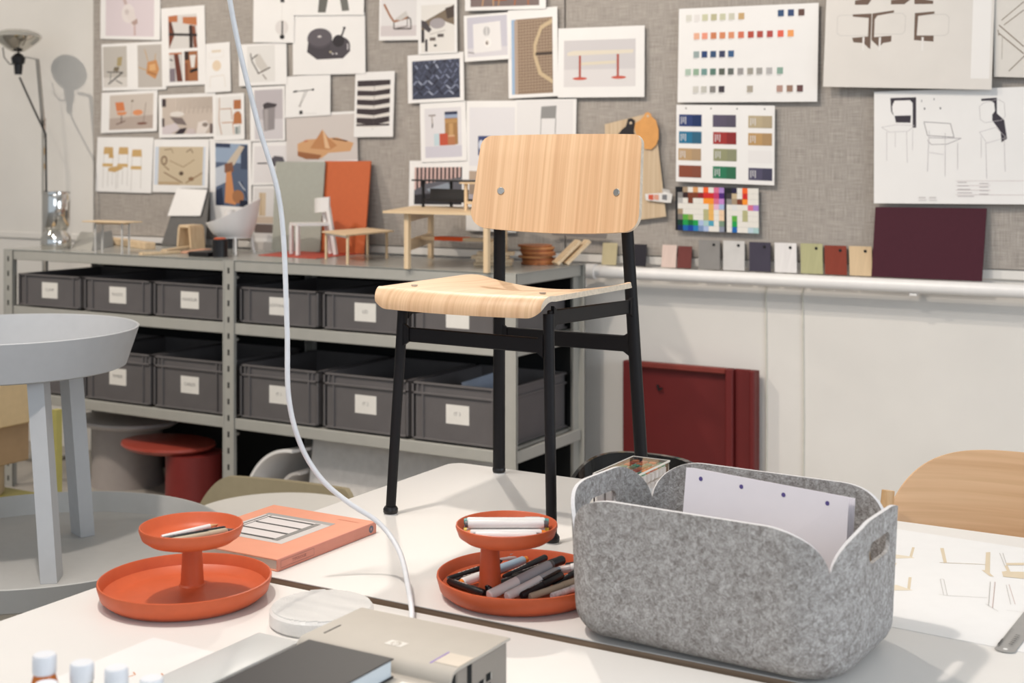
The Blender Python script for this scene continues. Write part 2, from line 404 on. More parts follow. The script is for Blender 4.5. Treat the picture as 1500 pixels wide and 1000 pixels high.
def make_bin(h, x, z, label, txt, y=SF+.02, tall=True):
    w_, d_ = .398, .49
    t = thing('storage_crate', label, 'crate', (0, 0, 0), 'dark grey crates on the steel shelving')
    m = MB(); th = .006
    m.bx(-w_/2+.008, w_/2-.008, .008, d_-.008, 0.004, .010)
    for a in ((-w_/2+.008, w_/2-.008, .008, .008+th), (-w_/2+.008, w_/2-.008, d_-.008-th, d_-.008)): m.bx(*a, .004, h)
    for sx in (-1, 1): m.bx(sx*(w_/2-.008), sx*(w_/2-.008-th), .008, d_-.008, .004, h)
    part('crate_body', m, M_bin, t)
    r = MB()
    zs = [h-.008] + ([h-.045] if tall else [])
    for zz in zs+[.004]:
        hh = .008 if zz != .004 else .007
        r.bx(-w_/2, w_/2, 0, .012, zz, zz+hh, .0015).bx(-w_/2, w_/2, d_-.012, d_, zz, zz+hh, .0015)
        for sx in (-1, 1): r.bx(sx*w_/2, sx*(w_/2-.012), .0, d_, zz, zz+hh, .0015)
    part('rim', r, M_bin, t)
    for sx in (-1, 1):
        part('corner_rib', MB().bx(sx*w_/2, sx*(w_/2-.008), .001, .03, .004, h-.002, .001), M_bin, t)
        part('corner_rib', MB().bx(sx*(w_/2-.052), sx*(w_/2-.044), .001, .012, .004, h-.002, .001), M_bin, t)
        if tall: part('corner_rib', MB().bx(sx*(w_/2-.030), sx*(w_/2-.024), .001, .012, h-.045, h-.002, .001), M_bin, t)
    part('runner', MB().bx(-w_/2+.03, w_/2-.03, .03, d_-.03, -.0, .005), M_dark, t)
    lz = h*.5+(.0 if tall else .004)
    lab = part('paper_label', MB().bx(-.05, .05, .0068, .0078, lz-.035, lz+.035), M_label, t)
    if txt:
        mb = text_mb(txt, .0185, Matrix.Translation((0, .0062, lz+.002)) @ Matrix.Rotation(math.pi/2, 4, 'X'))
        part('lettering', mb, M_ink, lab)
    t.location = (x, y, z)
    WORLD[t.name] = Vector((x, y, z))
    return t
for i, (x, tx, lb) in enumerate(((-4.846, 'CLAMP', 'shallow dark grey crate labelled CLAMP at the left end of the upper row'), (-4.424, 'PLASTIC', 'shallow dark grey crate labelled PLASTIC in the upper row'), (-4.008, 'MANGLER', 'shallow dark grey crate labelled MANGLER in the upper row'),
                (-3.532, 'SOFTWARE', 'shallow dark grey crate labelled SOFTWARE in the upper row'), (-3.11, 'LID', 'shallow dark grey crate labelled LID in the upper row'), (-2.693, '', 'shallow dark grey crate half hidden behind the wooden chair seat'))):
    make_bin(.145, x, .816, lb, tx, tall=False)
for i, (x, tx, lb) in enumerate(((-4.846, '', 'deep dark grey crate hidden behind the grey tray table legs'), (-4.424, 'TIMBER', 'deep dark grey crate right of the grey tray table, lower row'), (-4.008, 'CABLES', 'deep dark grey crate labelled CABLES in the lower row'),
                (-3.532, 'IT 1', 'deep dark grey crate labelled IT 1, behind the white cable'), (-3.108, 'IT 2', 'deep dark grey crate labelled IT 2, left of the front chair leg'), (-2.693, 'IT 3', 'deep dark grey crate labelled IT 3 with papers sticking out'))):
    make_bin(.216, x, .434, lb, tx)

f0, f1 = ay(676, 560, 4.30), ay(730, 543, 4.44)
single('paper_folder', MB().prism([f0, f1, f1-Vector((0, 0, .10)), f0-Vector((0, 0, .10))], (.004, -.004, .0)), mat('slate_folder', '#8f97a6', .5), 'slate blue folder sticking up out of the IT 3 crate', 'folder', (f0+f1)/2-Vector((0, 0, .1)))
# ---------------------------------------------------------------- paper on the pinboard
NSH = [0]
def sheet(name, quad, label, cmds, cat='photo print', m=None, lift=.006, group=None, Y=4.883, step=.00004, thick=.0004):
    """a pinned sheet; quad = photograph corners TL, TR, BR, BL turned into real points on the board"""
    NSH[0] += 1
    y = Y-.0011*NSH[0]*.5
    tl, tr, br, bl = [ay(p[0], p[1], y) for p in quad]
    # the sheet is a flat parallelogram whose foot stands a few millimetres off the board
    c = (tl+tr+br+bl)/4
    U = ((tr-tl)+(br-bl))/2; V = ((bl-tl)+(br-tr))/2
    P = c-U/2-V/2; V = V+Vector((0, -lift, 0))
    N = U.cross(V).normalized()
    if N.y > 0: N = -N
    o = single(name, MB().prism([P, P+U, P+U+V, P+V], -N*thick), m or M_paper, label, cat, P+U/2+V, group)
    if cmds:
        Ink(P, U, V, N, step).draw(cmds).build('printed_image', PRINT, o)
    return o
def leg4(x0, x1, ytop, ybot, c, w_=.004): return [('l', [(x0, ytop), (x0-.01, ybot)], w_, c), ('l', [(x1, ytop), (x1+.01, ybot)], w_, c)]

sheet('photo_print', [(146, -60), (237, -62), (234, 59), (150, 57)], 'print of a hand-held white device on a pink ground, top left corner of the board',
      [('r', .09, 0, .9, .96, '#d8c8cc'), ('l', [(.36, .42), (.44, .58)], .02, '#c4a9a4'), ('e', .47, .68, .11, .12, '#e0d4d0'), ('p', [(.38, .64), (.56, .63), (.62, .78), (.55, .84)], '#ddd0cb'), ('e', .45, .66, .035, .035, '#cbbcb8'), ('p', [(.52, .79), (.62, .74), (.63, .80), (.57, .83)], '#b5968c'), ('l', [(.58, .83), (.585, .95)], .012, '#c9a8a2')])
sheet('photo_print', [(148, 64), (243, 61), (244, 130), (152, 134)], 'print of two photographs, a folding chair and a wooden stool, on grey grounds',
      [('r', .02, .06, .40, .93, '#bcb4aa'), ('r', .02, .72, .40, .93, '#d2cbc3'), ('p', [(.25, .30), (.33, .28), (.31, .48), (.24, .48)], '#a8935f'), ('p', [(.2, .50), (.28, .50), (.26, .60), (.18, .58)], '#75684f'), ('l', [(.08, .60), (.34, .62)], .005, '#4a4644'), ('l', [(.33, .62), (.1, .86)], .007, '#3a3838'), ('l', [(.14, .62), (.13, .80)], .004, '#4a4644'), ('l', [(.22, .78), (.32, .86)], .005, '#3a3838'),
       ('r', .57, .06, .94, .95, '#bab1a8'), ('l', [(.68, .15), (.73, .4)], .006, '#c39a62'), ('l', [(.85, .25), (.83, .45)], .006, '#c39a62'), ('l', [(.58, .52), (.72, .6)], .006, '#c39a62'), ('p', [(.72, .42), (.86, .38), (.90, .58), (.84, .78), (.70, .66)], '#c9873f'), ('p', [(.75, .48), (.84, .46), (.85, .6), (.75, .6)], '#dca45f'), ('l', [(.72, .62), (.86, .70)], .007, '#a5662a')])
sheet('photo_print', [(235, 12), (300, 8), (303, 123), (240, 127)], 'tall print of three close-ups of brown chair joints with black steel',
      [('r', .17, .10, .82, .53, '#d3cdc7'), ('p', [(.17, .11), (.38, .10), (.38, .19), (.17, .18)], '#c06a2c'), ('p', [(.50, .13), (.82, .14), (.82, .25), (.50, .21)], '#c4702f'), ('p', [(.17, .18), (.24, .18), (.31, .35), (.17, .53)], '#7a3a20'), ('r', .64, .24, .72, .53, '#3a2a26'), ('p', [(.71, .25), (.78, .25), (.82, .53), (.74, .53)], '#8a4a2c'), ('l', [(.17, .34), (.82, .37)], .012, '#241d1f'), ('l', [(.2, .2), (.3, .34)], .006, '#3a2a26'),
       ('r', .17, .575, .48, .95, '#cbc4bf'), ('r', .17, .58, .46, .60, '#c06a2c'), ('p', [(.28, .6), (.38, .6), (.47, .95), (.34, .95)], '#6b3221'), ('r', .17, .78, .3, .95, '#80737c'), ('l', [(.18, .66), (.25, .68)], .006, '#3a3035'),
       ('r', .52, .57, .82, .95, '#a5622f'), ('p', [(.64, .62), (.78, .62), (.74, .78), (.67, .78)], '#ddd6cf'), ('r', .52, .57, .62, .68, '#3a2520'), ('l', [(.64, .83), (.82, .80)], .014, '#1d191b'), ('r', .52, .72, .6, .95, '#8c4c25')])
sheet('drawing', [(298, 65), (337, 61), (339, 134), (302, 136)], 'narrow sheet with a faint tan drawing of chair parts', [('r', .3, .14, .66, .19, '#dccbb2'), ('e', .48, .46, .17, .11, '#e2c9a8'), ('l', [(.2, .9), (.22, .68), (.75, .66), (.8, .9)], .003, '#dccfc0'), ('l', [(.2, .16), (.2, .3), (.75, .29), (.74, .13)], .002, '#dfd6cc')], 'drawing')
sheet('photo_print', [(148, 136), (232, 131), (230, 192), (150, 195)], 'print of two orange swivel chairs on a beige ground',
      [('r', .15, .08, .93, .93, '#c9bbae'), ('p', [(.15, .65), (.93, .6), (.93, .93), (.15, .93)], '#b3a093'), ('p', [(.25, .26), (.4, .26), (.43, .47), (.28, .48)], '#d9762f'), ('p', [(.28, .50), (.47, .50), (.44, .57), (.31, .58)], '#dd8440'), ('l', [(.37, .58), (.37, .78)], .006, '#6a5248'), ('l', [(.28, .80), (.44, .72)], .005, '#6a4a40'), ('e', .66, .53, .09, .07, '#e08a4a'), ('l', [(.80, .3), (.76, .8)], .004, '#8d7464'), ('e', .74, .80, .09, .03, '#7d4f40'), ('l', [(.55, .25), (.54, .7)], .003, '#b0a091'), ('e', .56, .24, .02, .025, '#7a6a55')])
sheet('photo_print', [(232, 139), (316, 136), (317, 200), (235, 202)], 'brownish studio photograph of a cluttered drawing room',
      [('r', .06, .08, .95, .92, '#c6b5a6')] + [('r', .06+.02*k+.25, .08, .068+.02*k+.25, .3+.05*(k % 4), '#a08c7c' if k % 2 else '#d9ccbe') for k in range(32)] + [('r', .06, .10, .13, .28, '#43353a'), ('e', .33, .46, .13, .06, '#ded5cc'), ('p', [(.2, .52), (.42, .55), (.5, .72), (.3, .68)], '#7a6a66'), ('p', [(.06, .75), (.3, .66), (.38, .80), (.2, .92), (.06, .92)], '#cfc2c4'), ('p', [(.28, .92), (.38, .80), (.5, .78), (.44, .92)], '#3b2f36'), ('p', [(.66, .92), (.7, .66), (.84, .62), (.9, .75), (.82, .92)], '#dcd0c7'), ('e', .82, .72, .05, .05, '#8a7a70'), ('r', .06, .55, .1, .75, '#5d4c4a'), ('p', [(.48, .92), (.52, .8), (.62, .8), (.66, .92)], '#c9b8b6'), ('r', .90, .7, .95, .92, '#6d5b57')])
sheet('photo_print', [(313, 139), (357, 136), (360, 204), (314, 206)], 'print of a wooden chair frame beside its brown seat and back shells',
      [('r', .08, .06, .9, .9, '#e0dcd7'), ('l', [(.2, .08), (.18, .6), (.26, .88)], .004, '#b5763a'), ('l', [(.22, .32), (.58, .32), (.6, .56)], .004, '#b5763a'), ('l', [(.26, .62), (.62, .62), (.66, .88)], .004, '#c07c3e'), ('r', .66, .14, .9, .34, '#b5682a'), ('p', [(.64, .66), (.66, .44), (.74, .39), (.84, .39), (.91, .46), (.92, .66)], '#b96e2d'), ('r', .70, .72, .8, .88, '#86918f'), ('r', .82, .70, .86, .88, '#9aa3a0')])
sheet('photo_print', [(142, 201), (226, 201), (222, 283), (142, 280)], 'print of four yellow plywood chairs with thin legs',
      [c for x, y in ((.13, .18), (.40, .18), (.64, .22)) for c in (('p', [(x, y), (x+.16, y), (x+.17, y+.13), (x-.01, y+.13)], '#cda258'), ('l', [(x, y+.13), (x, y+.75)], .0025, '#b3aba2'), ('l', [(x+.16, y+.13), (x+.17, y+.7)], .0025, '#b3aba2'), ('p', [(x-.02, y+.30), (x+.17, y+.30), (x+.17, y+.36), (x-.02, y+.36)], '#d1a759'))] + [('p', [(.22, .2), (.29, .26), (.31, .38), (.22, .38)], '#c99d4f'), ('p', [(.22, .56), (.40, .52), (.50, .56), (.34, .64), (.22, .62)], '#cba055'), ('l', [(.22, .62), (.22, .9)], .0025, '#b3aba2'), ('l', [(.36, .64), (.37, .95)], .0025, '#b3aba2'), ('l', [(.48, .6), (.48, .86)], .0025, '#b3aba2')])
sheet('photo_print', [(226, 204), (306, 204), (306, 283), (224, 281)], 'sepia photograph of tool outlines on a plywood wall',
      [('r', .03, .14, .94, .86, '#c8d0dc'), ('r', .10, .14, .90, .86, '#c9b491'), ('e', .2, .40, .06, .09, '#7f6249'), ('e', .2, .40, .035, .06, '#c2ac88'), ('l', [(.2, .5), (.3, .58)], .006, '#8d6f50'), ('l', [(.3, .4), (.55, .52), (.75, .38)], .004, '#9a7c59'), ('l', [(.2, .62), (.55, .82)], .006, '#8d6f50'), ('e', .52, .64, .04, .04, '#5c4736'), ('l', [(.6, .82), (.9, .62)], .007, '#a1825d'), ('e', .7, .74, .05, .04, '#8d6a48'), ('l', [(.2, .2), (.33, .18), (.36, .26)], .004, '#8a6c4d'), ('l', [(.6, .24), (.68, .18), (.72, .26)], .005, '#7f6249'), ('r', .1, .80, .5, .86, '#b79b72')])
sheet('photo_print', [(307, 205), (368, 203), (370, 331), (309, 322)], 'blue-toned photograph of an orange robot arm in a workshop',
      [('r', .14, .05, .92, .80, '#51607b'), ('r', .14, .05, .92, .28, '#8fa3bd'), ('r', .14, .05, .5, .1, '#33405c'), ('p', [(.14, .35), (.4, .3), (.45, .5), (.14, .58)], '#b9bfca'), ('r', .75, .06, .92, .35, '#3b465f'), ('p', [(.72, .07), (.84, .08), (.60, .30), (.46, .35), (.42, .28)], '#c6b49d'), ('p', [(.36, .30), (.55, .27), (.58, .38), (.46, .42), (.36, .4)], '#8a5638'), ('p', [(.40, .40), (.52, .38), (.58, .62), (.70, .68), (.62, .78), (.36, .76)], '#d3853f'), ('e', .68, .68, .14, .08, '#a86c3a'), ('p', [(.14, .62), (.3, .58), (.34, .80), (.14, .80)], '#28334e'), ('l', [(.76, .5), (.9, .7)], .006, '#202a44'), ('l', [(.7, .5), (.85, .6)], .004, '#cfd6de'), ('r', .72, .72, .92, .80, '#1c2338')])
sheet('photo_print', [(368, 268), (412, 266), (406, 378), (372, 374)], 'print of a small wooden object, partly behind the grey-green panel', [('r', .06, .08, .9, .75, '#d9d4d1'), ('r', .25, .14, .5, .45, '#cdb491'), ('r', .3, .14, .34, .45, '#b99c74'), ('r', .06, .46, .9, .55, '#cbb59e'), ('r', .1, .56, .9, .68, '#6d5d58'), ('r', .06, .8, .9, .95, '#c9c2bb')])
sheet('photo_print', [(369, 208), (437, 206), (436, 270), (370, 271)], 'print of a dark grey folded lamp shade on a pale ground', [('r', .05, .1, .9, .95, '#dcd6d5'), ('p', [(.38, .45), (.5, .33), (.68, .36), (.72, .46), (.5, .58), (.38, .56)], '#57525a'), ('l', [(.12, .50), (.36, .5)], .006, '#2e2b30'), ('e', .58, .55, .05, .04, '#2d2a2f'), ('l', [(.5, .6), (.45, .78), (.62, .82), (.7, .6)], .003, '#c7bdb9')])
sheet('photo_print', [(366, 128), (417, 125), (419, 206), (368, 207)], 'print of a smoked jug with a dark lid on a mauve grey ground', [('r', .13, .06, .94, .97, '#b9b0b3'), ('r', .13, .6, .94, .97, '#cbc4c6'), ('p', [(.36, .40), (.72, .38), (.70, .79), (.40, .82)], '#8f8788'), ('r', .42, .42, .52, .8, '#a59d9c'), ('p', [(.36, .33), (.5, .29), (.78, .33), (.74, .38), (.40, .41)], '#453e42'), ('l', [(.37, .3), (.37, .42)], .003, '#d9d3d1')])
sheet('photo_print', [(349, 64), (420, 63), (421, 122), (352, 128)], 'print of a light lounge chair with dark wire legs', [('r', .18, .05, .76, .92, '#dcd8d3'), ('p', [(.34, .28), (.44, .24), (.62, .58), (.5, .70), (.36, .5)], '#c9c2b9'), ('l', [(.25, .22), (.28, .42), (.42, .72)], .006, '#4a423f'), ('l', [(.28, .36), (.4, .26)], .006, '#57504a'), ('l', [(.40, .72), (.66, .58)], .006, '#5a4c44'), ('l', [(.5, .74), (.58, .86)], .005, '#6b5548')])
sheet('photo_print', [(371, -60), (433, -60), (431, 62), (373, 63)], 'pale print of a slim lamp with a black foot', [('l', [(.7, .3), (.7, .75)], .002, '#cfc9c4'), ('r', .68, .74, .74, .92, '#2b282b'), ('e', .71, .93, .06, .03, '#1f1d20'), ('r', .66, .48, .76, .52, '#3a373a'), ('e', .7, .82, .16, .09, '#d9d2ce'), ('r', .695, .74, .73, .92, '#2b282b')])
sheet('photo_print', [(430, 22), (533, 19), (538, 107), (429, 111)], 'print of a round dark grey record player with a tonearm',
      [('p', [(.22, .44), (.5, .44), (.78, .46), (.80, .62), (.70, .74), (.34, .75), (.20, .62)], '#453f46'), ('e', .38, .40, .175, .17, '#4f4950'), ('e', .38, .38, .17, .15, '#5d565d'), ('e', .38, .37, .03, .025, '#8b8285'), ('l', [(.355, .37), (.40, .365)], .005, '#e0dad6'), ('e', .66, .54, .14, .16, '#4b454c'), ('e', .64, .45, .08, .1, '#2f2a30'), ('l', [(.68, .38), (.725, .24)], .01, '#3a343a'), ('e', .72, .24, .02, .02, '#2a262b'), ('e', .53, .63, .016, .016, '#b9ad8c'), ('e', .56, .66, .014, .014, '#c9c3c4'), ('e', .61, .66, .014, .014, '#c9c3c4'), ('r', .755, .5, .775, .6, '#b8b1b3')])
sheet('drawing', [(429, -60), (535, -60), (533, 20), (431, 25)], 'print of two splayed grey legs at the top edge', [('p', [(.42, 0), (.6, 0), (.47, .95), (.36, .95)], '#63625c'), ('p', [(.56, 0), (.68, 0), (.80, .92), (.70, .93)], '#6c6b65')], 'photo print')
sheet('photo_print', [(418, 112), (484, 108), (485, 168), (419, 173)], 'print of a thin black desk lamp with a jointed arm', [('l', [(.18, .38), (.62, .36)], .004, '#5d5a59'), ('e', .62, .36, .025, .03, '#2b292b'), ('l', [(.18, .385), (.27, .37)], .008, '#3a383a'), ('l', [(.5, .37), (.34, .72)], .003, '#807c79'), ('l', [(.45, .37), (.33, .70)], .003, '#807c79'), ('e', .33, .73, .03, .035, '#b7b1ad'), ('r', .32, .85, .39, .94, '#1b1a1c'), ('l', [(.39, .92), (.7, .94)], .0015, '#c5bfba')])
sheet('photo_print', [(420, 168), (521, 162), (527, 238), (420, 240)], 'print of an orange cone rising from a rounded clay-like disc',
      [('r', 0, .05, 1, .95, '#cdc2bb'), ('p', [(.16, .60), (.3, .52), (.72, .50), (.95, .62), (.90, .78), (.6, .80), (.5, .9), (.3, .9), (.16, .80)], '#d39a5f'), ('p', [(.16, .75), (.5, .84), (.46, .92), (.28, .91), (.16, .84)], '#9f5f2c'), ('p', [(.34, .70), (.52, .33), (.60, .50), (.72, .66), (.62, .74)], '#c17f40'), ('p', [(.52, .33), (.57, .46), (.62, .72), (.55, .70)], '#e0b07c'), ('l', [(.66, .52), (.86, .58)], .006, '#6d3c1c'), ('e', .28, .55, .03, .015, '#c5602b')])
sheet('photo_print', [(522, 106), (577, 104), (578, 200), (518, 201)], 'print of white and dark chevron steps with a wide white border',
      [('r', .06, .13, .90, .83, '#3f3438')] + [('p', [(.06, .13+.14*k+.09), (.5, .13+.14*k+.11-.02*(2-k)*.5), (.90, .13+.14*k+.075), (.90, .13+.14*k+.135), (.5, .13+.14*k+.165), (.06, .13+.14*k+.15)], '#ddd5cd') for k in range(5)] + [('r', .06, .80, .90, .83, '#3f3438'), ('l', [(.5, .13), (.5, .8)], .002, '#574a4c'), ('e', .48, .88, .012, .008, '#b8b2ac')])
sheet('photo_print', [(556, -60), (615, -60), (613, 57), (557, 61)], 'print of a low rocking lounge chair with a tan sling seat', [('r', .04, .08, .95, .95, '#ddd8d6'), ('r', .04, .82, .95, .95, '#d0c5c4'), ('l', [(.12, .55), (.28, .70), (.38, .77), (.75, .72)], .010, '#a5683c'), ('l', [(.38, .78), (.38, .86), (.82, .86), (.80, .74), (.72, .72)], .006, '#4a423e'), ('l', [(.38, .86), (.72, .83), (.72, .72)], .004, '#5c544f'), ('p', [(.4, .74), (.68, .64), (.74, .70), (.55, .76)], '#c9c3bd')])
sheet('photo_print', [(612, -40), (669, -42), (671, 76), (614, 81)], 'greyish photograph of a desk with a round mirror seen from above', [('r', .08, .40, .93, .98, '#e0dad2'), ('p', [(.08, .62), (.93, .41), (.93, .66), (.55, .58), (.08, .72)], '#7c6a55'), ('p', [(.7, .45), (.93, .42), (.93, .56), (.75, .58)], '#4d3f38'), ('e', .5, .63, .2, .065, '#a59c9e'), ('p', [(.08, .58), (.2, .6), (.35, .70), (.28, .74), (.08, .66)], '#4a4447'), ('r', .08, .70, .16, .86, '#3c363a'), ('r', .3, .80, .45, .84, '#6b5e58'), ('r', .5, .76, .66, .80, '#5c5350'), ('r', .18, .82, .24, .97, '#3f3a3c'), ('e', .44, .90, .04, .015, '#2a2729'), ('l', [(.3, .76), (.7, .72)], .004, '#bdb5ae')])
rnd = random.Random(3)
tiles = [('r', .08, .13, .93, .93, '#3d4257')]
for r_ in range(7):
    for c_ in range(9):
        x = .10+c_*.092+(.04 if r_ % 2 else 0); y = .15+r_*.11
        s1 = .05+.008*r_; d = 1 if (r_+c_) % 2 else -1
        col_ = rnd.choice(['#7f88a2', '#5d6580', '#98a0b6', '#2a2d3e', '#4b526b', '#666f8c'])
        pts = [(x-.012, y-.035*d), (x+.014, y-.045*d), (x+s1, y+.035*d), (x+s1-.03, y+.05*d)]
        tiles.append(('p', [(min(.925, max(.085, a)), min(.925, max(.135, b))) for a, b in pts], col_))
sheet('photo_print', [(597, 81), (679, 76), (681, 147), (599, 152)], 'print of dark blue herringbone tiles with a white border', tiles)
sheet('photo_print', [(615, 152), (682, 146), (685, 236), (618, 237)], 'print of a razor, a tall gold tube and three small coloured jars', [('r', .10, .1, .90, .93, '#d9d4d6'), ('r', .1, .74, .9, .93, '#c9c4ce'), ('l', [(.19, .22), (.34, .22)], .006, '#8d7f79'), ('l', [(.26, .22), (.27, .36)], .006, '#a79a92'), ('l', [(.27, .36), (.265, .43)], .006, '#3c3536'), ('r', .54, .17, .82, .72, '#a87738'), ('r', .54, .17, .82, .22, '#2f3552'), ('r', .54, .22, .82, .28, '#93a2bd'), ('r', .63, .37, .72, .72, '#c69450'), ('r', .54, .3, .81, .36, '#bb8a45'), ('r', .3, .53, .46, .73, '#b9ced4'), ('r', .42, .53, .6, .73, '#c94a22'), ('r', .6, .58, .76, .73, '#b9723c'), ('r', .61, .565, .75, .59, '#d9a878')])
sheet('photo_print', [(683, 149), (757, 146), (757, 342), (684, 336)], 'tall print of an interior with a wooden floor, half hidden by the chair back', [('r', .06, .05, .97, .62, '#dcd8da'), ('r', .06, .5, .97, .54, '#e6e1de'), ('p', [(.06, .54), (.97, .54), (.97, .72), (.06, .72)], '#b59c85'), ('r', .06, .62, .97, .72, '#9b8470'), ('r', .06, .72, .97, .80, '#a8a0ab'), ('r', .24, .27, .5, .42, '#3a4778'), ('e', .3, .34, .05, .04, '#c6cbdc')])
sheet('photo_print', [(600, 236), (686, 234), (686, 306), (600, 304)], 'print of a pink and black striped wall above a dark grey sofa', [('r', .09, .14, .90, .92, '#3b3338')]+[('r', .09+.068*k, .14, .09+.068*k+.034, .62, '#d3aca2') for k in range(12)]+[('p', [(.09, .62), (.3, .48), (.90, .34), (.90, .6), (.09, .8)], '#5e5d66'), ('p', [(.3, .60), (.66, .46), (.78, .62), (.45, .75)], '#87909c'), ('p', [(.09, .72), (.9, .62), (.9, .92), (.09, .92)], '#2c292e')])
sheet('photo_print', [(755, 146), (845, 145), (843, 262), (755, 262)], 'print of a plain grey chair, mostly hidden behind the wooden chair back', [('r', .02, .02, .95, .97, '#e0dcda'), ('p', [(.43, .09), (.68, .08), (.67, .24), (.42, .24)], '#8e8c8a'), ('l', [(.43, .24), (.42, .6)], .003, '#8a8886'), ('l', [(.67, .24), (.66, .6)], .003, '#6a6866')])
sheet('photo_print', [(680, -60), (800, -62), (800, 11), (683, 18)], 'print of brown wooden chairs on a dark floor at the top edge', [('r', .07, .2, .92, .93, '#7d6a66'), ('r', .07, .6, .92, .78, '#5b3a30'), ('p', [(.3, .66), (.58, .66), (.52, .82), (.36, .82)], '#9a5328'), ('l', [(.25, .6), (.22, .92)], .006, '#c2935f'), ('l', [(.35, .6), (.36, .92)], .006, '#c2935f'), ('l', [(.45, .6), (.42, .92)], .006, '#b8854f'), ('p', [(.62, .66), (.92, .64), (.92, .8), (.66, .8)], '#a4582b'), ('l', [(.64, .7), (.62, .92)], .006, '#b1642f'), ('l', [(.78, .7), (.79, .92)], .006, '#b1642f')])
sheet('photo_print', [(679, 23), (746, 18), (748, 86), (682, 91)], 'print of a square white loudspeaker with two round openings', [('r', .07, .05, .95, .91, '#c3bfca'), ('r', .07, .72, .95, .91, '#d2ccd0'), ('p', [(.2, .20), (.80, .17), (.82, .80), (.21, .83)], '#e4dfdc'), ('e', .5, .37, .075, .105, '#b9b6b5'), ('r', .49, .27, .515, .47, '#d9d5d2'), ('e', .52, .62, .075, .095, '#efe9e4'), ('e', .51, .62, .045, .06, '#cfc5bd'), ('e', .5, .63, .018, .03, '#4d3a30'), ('l', [(.08, .80), (.22, .83)], .004, '#8c8482')])
ratn = [('r', .07, .11, .90, .96, '#9a7f66'), ('r', .07, .11, .16, .96, '#93b0d0'), ('r', .13, .12, .2, .96, '#b29a86')]
ratn += [('l', [(.18, .14+.034*k), (.9, .13+.034*k)], .0022, '#c4ab8d') for k in range(24)] + [('l', [(.22+.06*k, .12), (.22+.06*k, .95)], .0022, '#86694f') for k in range(12)]
ratn += [('p', [(.9, .13), (.66, .2), (.52, .40), (.52, .55), (.62, .75), (.9, .86), (.9, .81), (.68, .72), (.58, .53), (.58, .42), (.7, .24), (.9, .18)], '#c8ad82'), ('r', .56, .5, .9, .53, '#4a3c32')]
sheet('photo_print', [(744, 15), (816, 10), (819, 140), (746, 145)], 'print of a woven rattan chair back seen close up', ratn)
sheet('photo_print', [(818, 42), (944, 37), (945, 142), (818, 143)], 'print of a long pale table on two orange-red column feet', [('r', .07, .18, .90, .85, '#cbc5c5'), ('r', .07, .6, .90, .85, '#d8d2d0'), ('p', [(.11, .355), (.18, .33), (.88, .33), (.87, .38), (.11, .40)], '#dcd0ba'), ('l', [(.27, .52), (.68, .50)], .012, '#d9ccb2'), ('l', [(.26, .40), (.26, .72)], .010, '#b24a38'), ('l', [(.70, .39), (.70, .72)], .010, '#b24a38'), ('e', .26, .73, .085, .022, '#cf4f36'), ('e', .71, .72, .085, .022, '#cf4f36')])
# colour swatch sheets: the swatches are stuck on, so each is a thin piece
def swatch_sheet(quad, label, items, rows_w, rows_h, holes=()):
    o = sheet('swatch_sheet', quad, label, list(holes), 'swatch sheet', step=.00006)
    y = 4.883-.0011*NSH[0]*.5
    tl, tr, br, bl = [ay(p[0], p[1], y) for p in quad]
    c = (tl+tr+br+bl)/4; U = ((tr-tl)+(br-bl))/2; V = ((bl-tl)+(br-tr))/2; P = c-U/2-V/2; V = V+Vector((0, -.006, 0))
    N = U.cross(V).normalized(); N = -N if N.y > 0 else N
    for it in items:
        x, yy, cc = it[:3]; wd = it[3] if len(it) > 3 else rows_w; hh = it[4] if len(it) > 4 else rows_h
        q = [P+U*a+V*b+N*.0003 for a, b in ((x, yy), (x+wd, yy), (x+wd, yy+hh), (x, yy+hh))]
        part('swatch', MB().prism(q, N*.0006), mat('swatch_'+cc.strip('#'), cc, .6, var=.02), o)
    return o, P, U, V, N
sw = []
X0 = [.055, .115, .175, .24, .305, .37, .44, .51, .575, .645, .72, .79, .86]
for x, c in zip(X0, ['#d3d0c6', '#ddd8d4', '#c5c3a4', '#b5af8d', '#c1c0a4', '#c5c2b0', '#c1a070']): sw.append((x, .07+.0*x, c))
for x, c in ((.72, '#2b4a70'), (.79, '#2a416b'), (.862, '#5d4038')): sw.append((x, .055, c))
for x, c in zip(X0[1:], ['#dfa88c', '#e3937a', '#c77a52', '#d0835a', '#d58b66', '#cc6c50', '#b04534', '#a94439', '#ab4540', '#dc5f48', '#e89a58']): sw.append((x, .265, c))
for x, c in zip(X0[1:], ['#93a19f', '#1c3a6b', '#29486c', '#2f3657', '#31557f']): sw.append((x, .46, c))
for x, c in zip(X0, ['#a9bbab', '#8ea890', '#6b8f8a', '#547569', '#565b52', '#5f635f', '#969290', '#9a958b', '#9d9a95', '#aeabaa', '#83a092']): sw.append((x, .645, c))
for x, c in zip(X0[1:5], ['#c9c5bd', '#bdbab1', '#827d7a', '#38313a']): sw.append((x, .83, c))
for x, c in ((.51, '#a79d8f'), (.72, '#ad8a7e'), (.79, '#937463'), (.86, '#60403f')): sw.append((x, .83, c))
swatch_sheet([(994, 14), (1200, 3), (1197, 150), (994, 149)], 'wide white sheet with rows of small square colour swatches', sw, .042, .068,
             [('r', a, b+.075, a+.03, b+.08, '#c4bfbb') for a, b, *_ in sw])
big = [(.03, .125, '#23366a'), (.38, .125, '#544c60'), (.74, .13, '#b3a283'), (.03, .345, '#1b6c8e'), (.385, .345, '#9c2a28'), (.74, .35, '#b6915f'), (.025, .565, '#b4946c'), (.39, .56, '#8f8f6c'), (.03, .785, '#86442d'), (.385, .785, '#1f7350'), (.745, .79, '#4b475f')]
